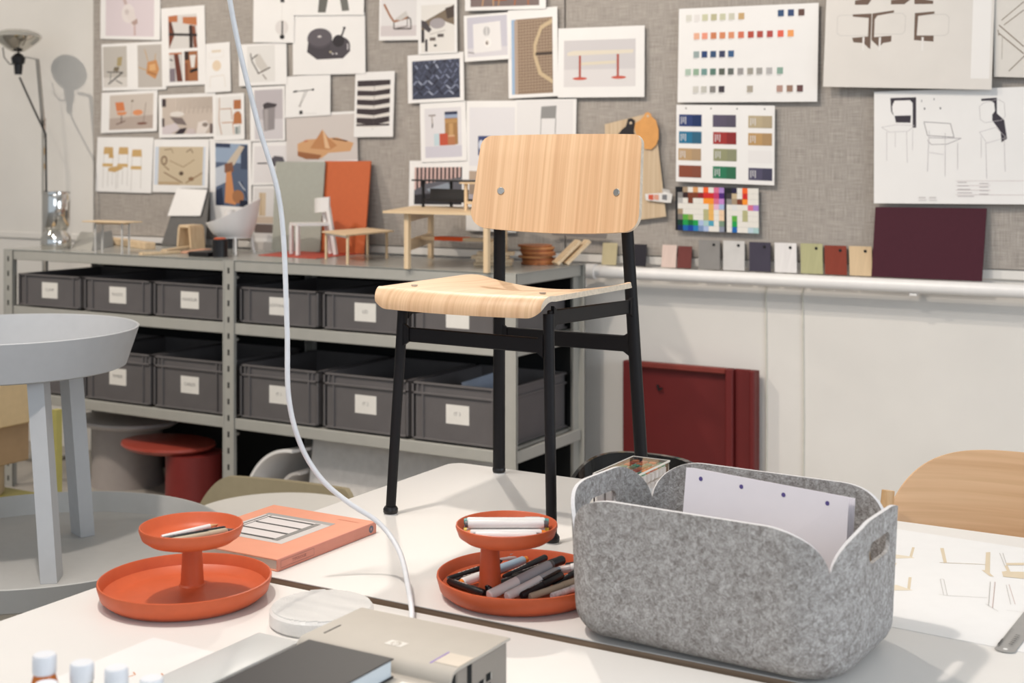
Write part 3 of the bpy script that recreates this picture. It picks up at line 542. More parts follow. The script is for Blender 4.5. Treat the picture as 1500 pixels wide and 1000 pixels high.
o, P, U, V, N = swatch_sheet([(991, 153), (1135, 155), (1135, 271), (991, 266)], 'white sheet with large rectangular colour chips in three columns', big, .235, .155,
             [('e', x, .045, .008, .01, '#6a6664') for x in (.1, .36, .625, .9)] + [('r', .74, .57, .975, .73, '#e4dfdc')])
Ink(P+N*.001, U, V, N, .00003).draw([('r', x+.02+.022*k, y+.03, x+.028+.022*k, y+.03+.095-.02*(k % 2), '#d8d6d6') for x, y, c in big if c not in ('#544c60', '#86442d') for k in range(3)] + [('r', x+.14, y+.005, x+.232, y+.15, c2) for (x, y, c), c2 in zip(big, ['#143064', '#544c60', '#b09c78', '#14607f', '#90191b', '#ae8750', '#b08e63', '#898a66', '#8b452b', '#146a45', '#423f58'])]).build('printed_lines', PRINT, o)['kind'] = 'stuff'
# colour board made of little plates
pal = ["K.tWoWRWpvKKnWRWW", "gBbbcrrmVkKkyWrWW", "lWoWWWOOmPgtbOWWW", "WWWWWWWaqqWwWWWpv", "tWWWWWsaWiWwWWsWW", "TlgWWWsWWiWWgWsWW"]
cm = dict(K='#17161a', g='#8a8784', B='#33201f', b='#7a3c24', t='#a58f75', W='#e4dfd6', o='#d69a63', R='#f0662a', p='#d56f8c', v='#a783c4', n='#241c3a', r='#cf2a26', m='#c23a6a', V='#4b2173', k='#3c3539', l='#b3b0ad', O='#f3932c', P='#c587c9', a='#e7b261', q='#e3b3cb', w='#dddcd9', s='#b4b082', i='#e8c9a9', T='#77706a', y='#c2ad8c', c='#8c2020', e='#5fa83f', f='#8fa257', G='#10382c', h='#1e9a4c', j='#0f6b35', x='#a9c7c5', u='#4f9db5', z='#14264f', A='#1b62a8', D='#17409a', E='#2478b3', F='#7990b8', H='#a9b9d9', I='#8b90a0', J='#79917a', L='#b9cbd4')
rows = ["K.tWoWRWpvKKnWRWW", "KgBbbcrrmVKkyWrWW", "KlWbWWOOpPKgtbOWW", "KWWWWWWaqHKWwWWpv", "KtWWWWsaWiKWWWsWW", "KTefWWsaWiKWeWsWW", "KGhjhHxuWJKWhWWWW", "KzADEFHWWIKWAWWLx"]
pq = [(990, 273), (1111, 276), (1112, 342), (990, 337)]
ob = sheet('colour_board', pq, 'small board of bright coloured square plates with black side strips', None, 'colour board', m=mat('board_black', '#19171a', .5), thick=.002)
y = 4.883-.0011*NSH[0]*.5-.003
tl, tr, br, bl = [ay(p[0], p[1], y) for p in pq]
cc = (tl+tr+br+bl)/4; U = ((tr-tl)+(br-bl))/2; V = ((bl-tl)+(br-tr))/2; P = cc-U/2-V/2; N = Vector((0, -1, 0))
wds = [.028 if k in (0, 10) else (1-.056)/15 for k in range(17)]
yo = 0; groups = {}
for j, row in enumerate(rows):
    x = 0
    for k, ch in enumerate(row):
        ch = 'K' if ch == '.' else ch
        a0, a1 = x+.0003, x+wds[k]-.0003; b0, b1 = j/8+.0012, (j+1)/8-.0012
        q = [P+U*a+V*b for a, b in ((a0, b0), (a1, b0), (a1, b1), (a0, b1))]
        groups.setdefault(ch, MB()).prism(q, N*.003); x += wds[k]
for ch, mb in groups.items(): part('colour_plates', mb, mat('plate_'+cm[ch].strip('#'), cm[ch], .35, var=0), ob, kind='stuff')
# sketches on the right
sk = []
def backpair(x, y, sx, sy, c, right=True):
    r = [('l', [(x, y), (x+.02, y-.01), (x+sx-.02, y-.01), (x+sx, y+.01), (x+sx, y+sy-.02), (x+sx-.02, y+sy), (x+.02, y+sy), (x, y+sy-.02), (x, y)], .0012, '#b4aea8')]
    return r
for i, (x, y) in enumerate(((.075, .52), (.29, .51), (.545, .52), (.08, .27), (.3, .25), (.55, .26))):
    sk += backpair(x, y, .2, .13, 0)
dk = '#6d5444'
sk += [('p', [(.17, .505), (.285, .50), (.285, .74), (.268, .73), (.268, .53), (.17, .52)], dk), ('p', [(.17, .665), (.27, .655), (.272, .73), (.24, .70), (.18, .695)], dk), ('p', [(.29, .50), (.42, .48), (.42, .495), (.32, .515), (.305, .54), (.305, .66), (.41, .65), (.41, .69), (.36, .70), (.34, .73), (.29, .68)], dk),
       ('p', [(.545, .50), (.66, .49), (.66, .505), (.565, .52), (.56, .65), (.66, .65), (.66, .69), (.545, .68)], dk), ('p', [(.18, .41), (.26, .395), (.28, .30), (.285, .40), (.26, .44), (.18, .44)], dk), ('p', [(.40, .41), (.49, .40), (.50, .30), (.515, .41), (.48, .44), (.40, .44)], dk), ('p', [(.535, .30), (.55, .40), (.65, .42), (.65, .44), (.54, .44)], dk),
       ('r', .235, .66, .247, .75, '#e2dcd6'), ('r', .335, .66, .347, .75, '#e2dcd6'), ('r', .59, .66, .602, .75, '#e2dcd6')]
sheet('sketch_sheet', [(1212, -90), (1462, -90), (1453, 127), (1211, 132)], 'large off-white tracing sheet with brown marker sketches of chair backs', [('r', .88, 0, .985, .93, '#e9e4df')]+sk, 'drawing', mat('tracing_paper', '#dad4cd', .7, var=.03, vscale=6, bump=.3, bscale=10), lift=.03)
sheet('sketch_sheet', [(1456, -60), (1530, -60), (1530, 114), (1457, 113)], 'off-white sketch of a jointed wooden frame cut by the right edge', [('l', [(.1, .56), (.6, .74)], .004, '#8b7a68'), ('l', [(.1, .63), (.6, .80)], .004, '#8b7a68'), ('l', [(.08, .60), (.1, .65)], .003, '#8b7a68'), ('l', [(.15, .52), (.6, .36)], .003, '#8b7a68'), ('l', [(.2, .56), (.6, .43)], .003, '#8b7a68'), ('l', [(.17, .65), (.16, .85)], .002, '#aaa092'), ('l', [(.3, .95), (.7, .78)], .003, '#8b7a68')], 'drawing', mat('sketch_paper', '#d9d3cb', .7, var=.02), lift=.01)
ln = '#b9b2b4'; bk = '#3a333d'
def ch_sk(x, y, s, rot=0):
    return [('l', [(x, y), (x+.08*s, y-.01), (x+.095*s, y+.03), (x+.095*s, y+.11*s), (x+.08*s, y+.14*s), (x+.01*s, y+.14*s), (x-.008, y+.1*s), (x, y)], .0016, ln), ('p', [(x-.04*s, y+.23*s), (x+.01, y+.19*s), (x+.11*s, y+.2*s), (x+.09*s, y+.25*s)], '#e4dfdd'), ('l', [(x-.04*s, y+.23*s), (x+.01, y+.19*s), (x+.11*s, y+.2*s), (x+.09*s, y+.25*s), (x-.04*s, y+.23*s)], .0012, ln), ('l', [(x-.02*s, y+.25*s), (x-.02*s, y+.45*s)], .0015, ln), ('l', [(x+.07*s, y+.26*s), (x+.07*s, y+.47*s)], .0015, ln)]
csk = [('p', [(.095, .06), (.245, .06), (.245, .33), (.225, .33), (.225, .11), (.21, .085), (.12, .085), (.105, .14), (.115, .22), (.10, .18)], bk), ('p', [(.12, .22), (.215, .22), (.213, .285), (.128, .28)], bk), ('p', [(.61, .09), (.695, .085), (.695, .22), (.735, .28), (.75, .44), (.72, .47), (.715, .38), (.67, .28), (.67, .23), (.685, .2), (.68, .13), (.66, .11), (.61, .11)], bk)]
csk += [('p', [(.11, .11), (.125, .09), (.21, .09), (.222, .12), (.22, .2), (.205, .215), (.12, .215), (.106, .18)], '#ebe7e4')]
csk += [('l', [(.045, .32), (.13, .30), (.235, .31), (.20, .36), (.09, .365), (.045, .32)], .0014, ln), ('l', [(.075, .36), (.075, .62)], .0015, ln), ('l', [(.19, .36), (.195, .64)], .0015, ln), ('l', [(.125, .37), (.125, .5)], .0012, ln), ('l', [(.225, .34), (.225, .53)], .0012, ln),
        ('l', [(.60, .16), (.62, .13), (.70, .10), (.735, .13), (.74, .25), (.72, .28), (.63, .30), (.605, .27), (.60, .16)], .0014, ln), ('l', [(.60, .38), (.69, .34), (.745, .43), (.64, .475), (.60, .38)], .0014, ln), ('l', [(.635, .475), (.64, .78)], .0015, ln), ('l', [(.735, .44), (.74, .72)], .0015, ln), ('l', [(.61, .42), (.61, .60)], .0012, ln)]
csk += [('l', [(.29, .28), (.44, .30), (.46, .42), (.31, .40), (.29, .28)], .002, '#8d8689'), ('l', [(.31, .44), (.33, .48), (.42, .48), (.5, .43), (.32, .42)], .002, '#a59ea0'), ('l', [(.32, .36), (.31, .72)], .0015, ln), ('l', [(.41, .38), (.41, .76)], .0015, ln), ('l', [(.48, .47), (.48, .70)], .0015, ln), ('l', [(.32, .55), (.40, .57)], .0015, ln)]
csk += [('r', .29+.03*k, .155, .297+.03*k, .172, '#55505a') for k in (0, 3)] + [('r', .275, .085, .279, .105, '#77727a'), ('r', .345, .075, .35, .09, '#77727a')]
csk += [('l', [(.47, .80), (.94, .80)], .001, '#cdb9b6'), ('l', [(.47, .84), (.66, .84)], .001, '#cdb9b6'), ('l', [(.47, .88), (.66, .88)], .001, '#cdb9b6'), ('l', [(.47, .92), (.94, .92)], .001, '#cdb9b6')] + [('r', .26+.06*k, .94, .30+.06*k, .955, '#cfc9c6') for k in range(2)] + [('r', .26+.06*k, .965, .305+.06*k, .975, '#d3cdca') for k in range(2)] + [('r', .48, .81+.03*k, .53+.01*k, .816+.03*k, '#bdb3b3') for k in range(5)] + [('r', .6, .82+.03*k, .65, .826+.03*k, '#bdb3b3') for k in range(4)]
sheet('sketch_sheet', [(1280, 135), (1545, 125), (1545, 300), (1282, 297)], 'white drawing sheet with three chair sketches shaded black behind', csk, 'drawing', lift=.012)
# leather, veneer, fan deck
def flat_shape(name, pts, label, cat, m, Y, th, hole=None):
    q = [ay(p[0], p[1], Y) for p in pts]
    c = q[0]; mb = MB().prism(q, (0, -th, 0))
    return single(name, mb, m, label, cat, sum(q, Vector())/len(q))
flat_shape('veneer_sheet', [(886, 182), (946, 167), (962, 195), (976, 317), (905, 326), (890, 300)], 'tan wood veneer sheet pinned half behind the chair back', 'veneer', wood('veneer_tan', '#c5ab8b', '#d3bd9f', 'z', 40), 4.862, .0015)
flat_shape('veneer_sheet', [(808, 338), (890, 342), (888, 350), (809, 344)], 'dark grey sheet edge showing just under the chair back', 'sheet', mat('dark_sheet', '#77706c', .6), 4.85, .001)
blob = lambda cx, cy, rx, ry, n=20, tip=0: [(cx+rx*math.cos(a)*(1-.18*max(0, -math.sin(a))), cy+ry*math.sin(a)) for a in [2*math.pi*k/n for k in range(n)]]
t = thing('leather_swatch', 'tan orange pear-shaped leather swatch hung beside the veneer', 'leather swatch', ay(949, 165, 4.855))
tab = lambda cx, cy, r0: [ay(cx+r0*math.cos(a), cy+r0*math.sin(a), 4.855) for a in [2*math.pi*k/14 for k in range(14)]]
part('leather', MB().prism([ay(x, y, 4.856) for x, y in [(944, 170), (945, 166), (949, 164), (953, 166), (955, 171), (961, 176), (965, 190), (965, 203), (961, 213), (954, 219), (946, 218), (938, 212), (933, 200), (930, 188), (931, 180), (938, 176)]], (0, -.003, 0)), mat('tan_leather', '#d79a58', .5, var=.06), t)
part('eyelet', MB().prism([ay(949+2*math.cos(a), 170+2*math.sin(a), 4.8528) for a in [2*math.pi*k/12 for k in range(12)]], (0, -.0008, 0)), mat('eyelet_pale', '#cbb69c', .5), t)
t = thing('leather_swatch', 'black pear-shaped leather swatch behind the tan one', 'leather swatch', ay(923, 175, 4.858))
part('leather', MB().prism([ay(x, y, 4.859) for x, y in [(919, 178), (920, 174), (925, 173), (930, 176), (930, 182), (928, 190), (930, 200), (926, 210), (914, 212), (907, 205), (906, 196), (912, 189), (917, 185)]], (0, -.002, 0)), mat('black_leather', '#221d1f', .5, var=.05), t)
part('eyelet', MB().prism([ay(924+2*math.cos(a), 180+2*math.sin(a), 4.8563) for a in [2*math.pi*k/12 for k in range(12)]], (0, -.0008, 0)), MATS['eyelet_pale'], t)
t = thing('colour_fan', 'small fan of paint colour strips hanging at the veneer edge', 'colour fan', ay(966, 297, 4.85))
for k, (c, pts) in enumerate((('#bdb9b4', [(970, 276), (981, 278), (984, 290), (972, 291)]), ('#dcd8d3', [(972, 280), (985, 284), (983, 297), (971, 296)]), ('#e0dcd8', [(945, 284), (978, 282), (979, 297), (946, 293)]))):
    part('colour_strip', MB().prism([ay(x, y, 4.851-.0012*k) for x, y in pts], (0, -.0008, 0)), mat('fan_'+c.strip('#'), c, .6), t)
for c, x in (('#cc5a40', 950), ('#d69a84', 958), ('#77777a', 970)):
    part('colour_patch', MB().prism([ay(a, b, 4.8475) for a, b in ((x, 285), (x+7, 285), (x+7, 293), (x, 292))], (0, -.0006, 0)), mat('fan_'+c.strip('#'), c, .6), t)

# sample boards that lean on the pipe against the wall
def lean_card(x0, x1, ytop, color, label, slant=.0, hole=True, ybot=4.838, grain=False, h=None):
    a = ay(x0, ytop, 4.872); b = ay(x1, ytop, 4.872)
    zt = (a.z+b.z)/2; foot = 1.0575; s = slant
    p = [Vector((a.x-s, ybot, foot)), Vector((b.x-s, ybot, foot)), Vector((b.x, 4.872, zt)), Vector((a.x, 4.872, zt))]
    n = (p[1]-p[0]).cross(p[3]-p[0]).normalized(); n = -n if n.y > 0 else n
    t = thing('sample_card', label, 'sample card', ((a.x+b.x)/2-s, ybot, foot), 'colour sample cards leaning on the pipe')
    part('board', MB().prism(p, n*.004), mat('card_'+color.strip('#'), color, .7, spec=.2, var=.05, vscale=20, stretch=(6, 1, .4) if grain else (1, 1, 1)), t)
    if hole:
        c = p[3].lerp(p[2], .72); c = c+(p[0]-p[3]).normalized()*.018+n*.0045
        u = (p[2]-p[3]).normalized(); v = (p[0]-p[3]).normalized()
        part('hole', MB().prism([c+u*.006*math.cos(q)+v*.006*math.sin(q) for q in [2*math.pi*k/12 for k in range(12)]], n*.0004), M_dark, t)
for x0, x1, yt, c, lb, g in ((884, 905, 356, '#b5a988', 'slim khaki sample card leaning left, behind the chair leg', 0), (929, 948, 358, '#2c2a30', 'slim black sample card just right of the chair leg', 0), (971, 992, 359, '#cdb8ae', 'slim pink-beige sample card on the pipe', 1), (994, 1014, 361, '#6b3936', 'slim burgundy brown sample card on the pipe', 0)):
    lean_card(x0, x1, yt, c, lb, -.010, False, grain=g)
for x0, x1, yt, c, lb, g in ((1024, 1055, 352, '#85827f', 'mid grey sample card with a hole, leftmost of the wide ones', 0), (1060, 1091, 353, '#c3c0bd', 'light grey sample card with a hole', 0), (1098, 1129, 355, '#413d4a', 'dark slate sample card with a hole', 0), (1135, 1167, 356, '#d8d4d2', 'white-stained wood sample card with a hole', 1), (1173, 1205, 357, '#a9a67f', 'olive green sample card with a hole', 1), (1208, 1240, 360, '#803a2d', 'red-brown sample card with a hole', 1), (1244, 1277, 361, '#cbb290', 'tan wood sample card with a hole, rightmost of the row', 1)):
    lean_card(x0, x1, yt, c, lb, -.013, True, grain=g)
a = ay(1283, 303, 4.87); b = ay(1446, 305, 4.87)
single('sample_board', MB().prism([(a.x-.006, 4.838, 1.0575), (b.x-.01, 4.838, 1.0575), (b.x, 4.868, b.z), (a.x, 4.868, a.z)], (0, -.005, 0)), mat('burgundy_panel', '#47202b', .6, var=.03, vscale=60, spec=.2), 'large plain burgundy panel leaning on the pipe under the chair sketches', 'panel', ((a.x+b.x)/2, 4.838, 1.0575))
# red steel panel on the floor against the wall
t = thing('red_board', 'dark red steel door panel with folded edges standing against the white wall', 'panel', (-2.04, 4.83, 0))
M_red = mat('dark_red_enamel', '#651c1b', .5, var=.05, vscale=8)
x0, x1, zt = -2.325, -1.785, .69
part('face', MB().bx(x0, x1, 4.85, 4.87, 0, zt-.004), M_red, t)
for a_, b_, y_ in ((x0, x0+.055, 4.815), (x1-.115, x1-.085, 4.815), (x1-.02, x1, 4.815), (x1-.085, x1-.02, 4.838)): part('flange', MB().bx(a_, b_, y_, 4.852, 0, zt, .004), M_red, t)
part('top_flange', MB().bx(x0+.055, x1-.115, 4.82, 4.852, zt-.022, zt, .004), mat('red_rim', '#7c342c', .4), t)
part('hook', MB().tube([(-2.19, 4.846, .60), (-2.18, 4.835, .585), (-2.165, 4.835, .592)], .005, 8), M_plast_b, t)
sc_ = Ink((x1-.075, 4.8375, .3), (.05, 0, 0), (0, 0, -.12), (0, -1, 0), .0001).draw([('l', [(.1, .1), (.3, .12)], .004, '#b9a9a5'), ('l', [(.1, .3), (.6, .28)], .004, '#241616'), ('l', [(.15, .4), (.5, .45)], .003, '#b9a9a5'), ('l', [(.1, .55), (.7, .52), (.3, .65)], .004, '#241616'), ('l', [(.1, .8), (.6, .78)], .005, '#241616')]).build('scribbles', PRINT, t)
Ink((-2.0, 4.8495, .22), (.09, 0, 0), (0, 0, -.04), (0, -1, 0), .0001).draw([('p', [(0, .4), (.4, .1), (1, .5), (.6, .8), (.3, .6)], '#241616')]).build('paint_smear', PRINT, t)
# ---------------------------------------------------------------- tall lamp left of the shelving
ZT = 1.0697
t = thing('floor_lamp', 'tall chrome floor lamp with an exposed reflector bulb, left of the pinboard', 'lamp', (-5.40, 4.64, 0))
part('base', MB().bx(-5.50, -5.30, 4.56, 4.72, .0, .02, .004).bx(-5.45, -5.35, 4.60, 4.68, .02, .06, .006), M_steel, t)
part('pole', MB().bx(-5.407, -5.393, 4.634, 4.646, .02, 1.68), M_chrome, t)
part('arm', MB().bar((-5.403, 4.64, 1.65), (-5.445, 4.64, 1.97), .022, .008).bar((-5.445, 4.64, 1.97), (-5.53, 4.64, 1.985), .012, .006), M_steel, t)
part('socket', MB().lathe([(0, 1.9), (.018, 1.9), (.022, 1.95), (.03, 1.955), (.035, 1.985), (.02, 2.0), (0, 2.013)], (-5.585, 4.64, 0), 24), M_plast_b, t)
bulb_m = mat('bulb_glass', '#cfcbc2', .08, .95, var=0)
part('bulb', MB().lathe([(0, 2.012), (.03, 2.014), (.055, 2.030), (.090, 2.055), (.110, 2.075), (.116, 2.088), (0, 2.088)], (-5.59, 4.64, 0), 48), bulb_m, t)
part('bulb_lens', MB().lathe([(.1155, 2.0882), (.112, 2.098), (.095, 2.112), (.06, 2.123), (0, 2.128)], (-5.59, 4.64, 0), 48), mat('bulb_lens', '#b9b6ae', .12, .3, var=0), t)
part('cord', MB().tube([(-5.575, 4.64, 1.885), (-5.54, 4.64, 1.83), (-5.47, 4.63, 1.74), (-5.41, 4.625, 1.66), (-5.375, 4.63, 1.6), (-5.37, 4.63, 1.3), (-5.36, 4.63, .6), (-5.38, 4.63, .1)], .005, 8), M_plast_b, t)
part('wire_guard', MB().tube([(-5.70, 4.64, 2.04), (-5.69, 4.64, 1.99), (-5.65, 4.64, 1.955), (-5.60, 4.64, 1.95)], .003, 8), M_plast_b, t)

# ---------------------------------------------------------------- on top of the shelving
t = thing('chrome_vase', 'mirror chrome vase with a straight neck and round foot at the left shelf end', 'vase', (-4.94, 4.314, ZT))
part('vase_body', MB().lathe([(0, 0), (.062, 0), (.068, .02), (.066, .05), (.052, .072), (.046, .082), (.052, .092), (.060, .105), (.061, .24), (.056, .252), (.05, .25), (.05, .12), (0, .11)], (-4.94, 4.314, ZT), 48), M_chrome, t)
part('rim', MB().lathe([(.057, .248), (.063, .250), (.063, .258), (.054, .258), (.054, .248)], (-4.94, 4.314, ZT), 48), M_chrome, t)

def model_table(name, label, x0, x1, y0, y1, h, top_m, leg_m, th=.006, lw=.007, inset=.012, over=0.0):
    t = thing(name, label, 'model', ((x0+x1)/2, (y0+y1)/2, ZT))
    part('top', MB().bx(x0-over, x1+over, y0, y1, ZT+h-th, ZT+h, .001), top_m, t)
    part('apron', MB().bx(x0+inset, x1-inset, y0+inset, y1-inset, ZT+h-th-.008, ZT+h-th), top_m, t)
    for x in (x0+inset, x1-inset):
        for y in (y0+inset, y1-inset): part('leg', MB().bar((x, y, ZT), (x, y, ZT+h-th), lw, lw), leg_m, t)
    return t
model_table('model_table', 'tiny model table with a thin birch top and pale legs at the left', -4.56, -4.34, 4.14, 4.24, .14, M_birch, mat('pale_grey_wire', '#c9c7c3', .5), .005, .006, .03, .02)
# folded grey sheet
t = thing('folded_sheet', 'grey folded steel sheet model in front of the chrome vase', 'model', az(134, 366, ZT))
hz = Vector((0, 0, .06))
part('slope', MB().prism([az(104, 364, ZT), az(134, 367, ZT), az(138, 360, ZT)+hz, az(118, 358, ZT)+hz], (0, .003, .002)), M_shelf, t)
part('web', MB().prism([az(134, 367, ZT)+Vector((.003, 0, 0)), az(166, 361, ZT), az(163, 356, ZT)+hz, az(138, 360, ZT)+hz+Vector((.003, 0, 0))], (0, .003, .001)), mat('grey_web', '#7d7f7f', .5), t)
# leaning dark and white boards
a = [ay(*p, Y) for p, Y in (((236, 360), 4.74), ((300, 360), 4.74), ((307, 276), 4.85), ((263, 276), 4.85))]
a[0].z = a[1].z = ZT
single('sample_board', MB().prism(a, (0, .003, .001)), mat('charcoal_card', '#5f5d5b', .6), 'slanted charcoal sample board leaning on the pinboard', 'panel', (a[0]+a[1])/2)
a = [ay(*p, Y) for p, Y in (((247, 316), 4.795), ((295, 316), 4.795), ((305, 278), 4.845), ((261, 276), 4.845))]
single('sample_board', MB().prism([p+Vector((0, -.008, 0)) for p in a], (0, .003, .001)), M_white, 'glossy white board resting on the charcoal board', 'panel', (a[0]+a[1])/2)
# light frame strip on the board base behind
single('white_batten', MB().bx(-5.2, -4.55, 4.83, 4.88, ZT, ZT+.025, .002), M_white, 'low white strip lying along the wall behind the model table', 'batten', (-4.9, 4.85, ZT))
def strip(p0, p1, wd, th, z, m, label, rot=0):
    P0, P1 = az(*p0, z), az(*p1, z); c = (P0+P1)/2; d = P1-P0
    return single('wood_offcut', MB().box((c.x, c.y, z+th/2), (d.length, wd, th), math.atan2(d.y, d.x), .0015), m, label, 'offcut', (c.x, c.y, z))
strip((158, 356), (220, 365), .05, .03, ZT, M_birch, 'thick rounded birch offcut at the left of the offcut pile')
strip((206, 374), (262, 371), .03, .012, ZT, M_birch, 'flat birch offcut lying across the front of the pile')
strip((240, 370), (288, 363), .03, .014, ZT, M_birch, 'long birch offcut pointing to the folded wood block')
strip((266, 371), (302, 366), .05, .006, ZT, mat('pink_veneer', '#d3a084', .6), 'thin pinkish veneer scrap under the birch offcuts')
# folded wood block (tent)
t = thing('bent_wood_block', 'small bent birch block standing like a folded tent', 'model', (-4.39, 4.637, ZT))
c = Vector((-4.40, 4.60, ZT))
for s, nm in ((-1, 'left_leaf'), (1, 'right_leaf')):
    part(nm, MB().prism([c+Vector((s*.045, -.03, 0)), c+Vector((s*.038, -.03, 0)), c+Vector((s*.025, -.03, .105)), c+Vector((s*.036, -.03, .098))], (0, .09, 0)), M_birchz, t)
part('bend', MB().tube([c+Vector((-.030, .015, .098)), c+Vector((.030, .015, .098))], .001, 6).box(c+Vector((0, .015, .102)), (.068, .09, .014), None, .005, 2), M_birchz, t)
t = thing('tape_roll', 'small black cylinder in front of the white model armchair', 'roll', (-3.918, 4.28, ZT))
part('roll_body', MB().lathe([(.0, 0), (.032, 0), (.032, .072), (.026, .074), (.026, .01), (0, .01)], (-3.918, 4.28, ZT), 32), M_plast_b, t)
part('orange_core', MB().lathe([(0, .05), (.025, .05), (.025, .078), (.02, .08), (0, .08)], (-3.918, 4.28, ZT), 24), M_orange, t)
single('black_mat', MB().bx(-4.06, -3.95, 4.24, 4.36, ZT, ZT+.02, .003), M_plast_b, 'flat black block beside the black cylinder', 'block', (-4.0, 4.3, ZT))
t = thing('orange_roll', 'orange and black spool standing behind the white model armchair', 'spool', (-4.26, 4.72, ZT))
part('spool_body', MB().lathe([(0, 0), (.035, 0), (.035, .10), (.028, .10), (.028, .115), (0, .115)], (-4.26, 4.72, ZT), 24), M_plast_b, t)
part('orange_band', MB().lathe([(.0355, .1), (.04, .1), (.04, .13), (.0, .13)], (-4.26, 4.72, ZT), 24), M_orange, t)
part('white_cap', MB().lathe([(.024, .13), (.024, .175), (0, .175)], (-4.26, 4.72, ZT), 24), M_white, t)
# white model armchair (tub shell on a wire frame)
t = thing('model_armchair', 'white paper model of a tub armchair on thin legs', 'model', (-3.99, 4.45, ZT))
def shell(i, j):
    a = math.radians(i*360); k = .5+.5*math.cos(a-math.radians(35)); h = .058+.105*k**1.2
    r = .070+(.040+.012*(1-k))*j**.6; z = ZT+.075+h*j
    return (-3.99+r*math.cos(a), 4.45+r*math.sin(a), z)
m = MB().grid(shell, 40, 6); bmesh.ops.remove_doubles(m.bm, verts=m.bm.verts[:], dist=.0005)
part('tub_shell', finish(m, [('SOLIDIFY', dict(thickness=.003))]), M_white, t)
part('seat_pan', MB().lathe([(0, .07), (.070, .07), (.070, .080), (0, .080)], (-3.99, 4.45, ZT), 32), M_white, t)
for sx, sy in ((-1, -1), (1, -1), (-1, 1), (1, 1)): part('leg', MB().bar((-3.99+sx*.06, 4.45+sy*.06, ZT), (-3.99+sx*.05, 4.45+sy*.05, ZT+.072), .007, .007), M_white, t)
# leaning painted panels
def lean_panel(bl, br, tl, tr, yb, yt, m, label):
    B0, B1, T0, T1 = ay(*bl, yb), ay(*br, yb), ay(*tl, yt), ay(*tr, yt); B0.z = B1.z = ZT
    single('sample_board', MB().prism([B0, B1, T1, T0], (0, .006, .001)), m, label, 'panel', (B0+B1)/2)
lean_panel((398, 366), (468, 367), (404, 237), (476, 237), 4.705, 4.84, mat('sage_grey_panel', '#95968c', .5, var=.03, vscale=50), 'tall sage grey sample panel leaning on the pinboard')
lean_panel((470, 368), (533, 371), (475, 236), (543, 236), 4.72, 4.855, mat('orange_panel', '#bb5a2b', .65, var=.03, vscale=50), 'tall orange sample panel leaning on the pinboard')
q = [az(*p, ZT) for p in ((378, 374), (462, 379), (534, 371), (452, 364))]
single('red_sheet', MB().prism(q, (0, 0, .002)), mat('red_sheet', '#b5422f', .5, var=.03), 'flat orange-red sheet lying under the white model chair', 'sheet', sum(q, Vector())/4)
# white model chair
zc = ZT+.0022
t = thing('model_chair', 'white paper model chair standing on the orange-red sheet', 'model', (-3.69, 4.55, zc))
fx = [(-3.765, 4.555), (-3.685, 4.50)]; bxs = [(-3.64, 4.65), (-3.575, 4.60)]
for p in fx: part('leg', MB().bar((p[0], p[1], zc), (p[0], p[1], zc+.122), .014, .014), M_white, t)
for p in bxs: part('leg', MB().bar((p[0]+.012, p[1], zc), (p[0]-.028, p[1], zc+.20), .014, .016), M_white, t)
part('seat', MB().prism([(-3.775, 4.555, zc+.122), (-3.68, 4.49, zc+.122), (-3.585, 4.60, zc+.122), (-3.665, 4.665, zc+.122)], (0, 0, .012)), M_white, t)
part('backrest', finish(MB().grid(lambda i, j: (-3.705+i*.105+.0, 4.655-.045*i-.02*math.sin(i*math.pi), zc+.172+.062*j+.010*i), 10, 3), [('SOLIDIFY', dict(thickness=.012))]), M_white, t)
# low birch bench model
t = thing('model_bench', 'low model bench with a slim birch top on square legs', 'model', (-3.34, 4.48, ZT))
b4 = [(-3.456, 4.40), (-3.222, 4.235), (-3.27, 4.56), (-3.47, 4.70)]
part('top', MB().prism([Vector((x*1.0, y, ZT+.108)) for x, y in ((-3.47, 4.39), (-3.215, 4.215), (-3.245, 4.575), (-3.485, 4.72))], (0, 0, .006)), M_birch, t)
for x, y in b4: part('leg', MB().bar((x, y, ZT), (x, y, ZT+.108), .008, .008), M_birchz, t)
for a_, b_ in ((0, 1), (2, 3)): part('frame_rail', MB().bar((*b4[a_], ZT+.104), (*b4[b_], ZT+.104), .006, .008), M_white, t)
# bigger birch table model
t = thing('model_table', 'birch model trestle table carrying two smaller bench models', 'model', (-2.84, 4.43, ZT))
L = [(-2.889, 4.16), (-2.542, 4.155), (-3.12, 4.66), (-2.757, 4.64)]
TH_ = ZT+.205
def xy(p, z): return Vector((p[0], p[1], z))
part('top', MB().prism([Vector((-2.98, 4.13, TH_)), Vector((-2.47, 4.12, TH_)), Vector((-2.69, 4.68, TH_)), Vector((-3.23, 4.70, TH_))], (0, 0, .008)), M_birch, t)
for a_, b_ in ((0, 2), (1, 3)): part('top_bearer', MB().bar(xy(L[a_], ZT+.188), xy(L[b_], ZT+.188), .012, .03), M_birch, t)
for p in L: part('leg', MB().bar(xy(p, ZT), xy(p, TH_), .018, .018), M_birchz, t)
for a_, b_ in ((0, 2), (1, 3)): part('foot_rail', MB().bar(xy(L[a_], ZT+.085), xy(L[b_], ZT+.085), .012, .04), M_birch, t)
mid = lambda a_, b_: (Vector((*L[a_], 0))+Vector((*L[b_], 0)))/2
ma, mb_ = mid(0, 2), mid(1, 3)
part('stretcher', MB().bar((ma.x, ma.y, ZT+.10), (mb_.x, mb_.y, ZT+.10), .05, .012), M_birch, t)
p1 = ma.lerp(mb_, .25); p2 = ma.lerp(mb_, .62)
part('orange_tape', MB().bar((p1.x, p1.y-.0, ZT+.1005), (p2.x, p2.y, ZT+.1005), .052, .0145), mat('orange_tape', '#ea5a22', .5), t)
TT = TH_+.008
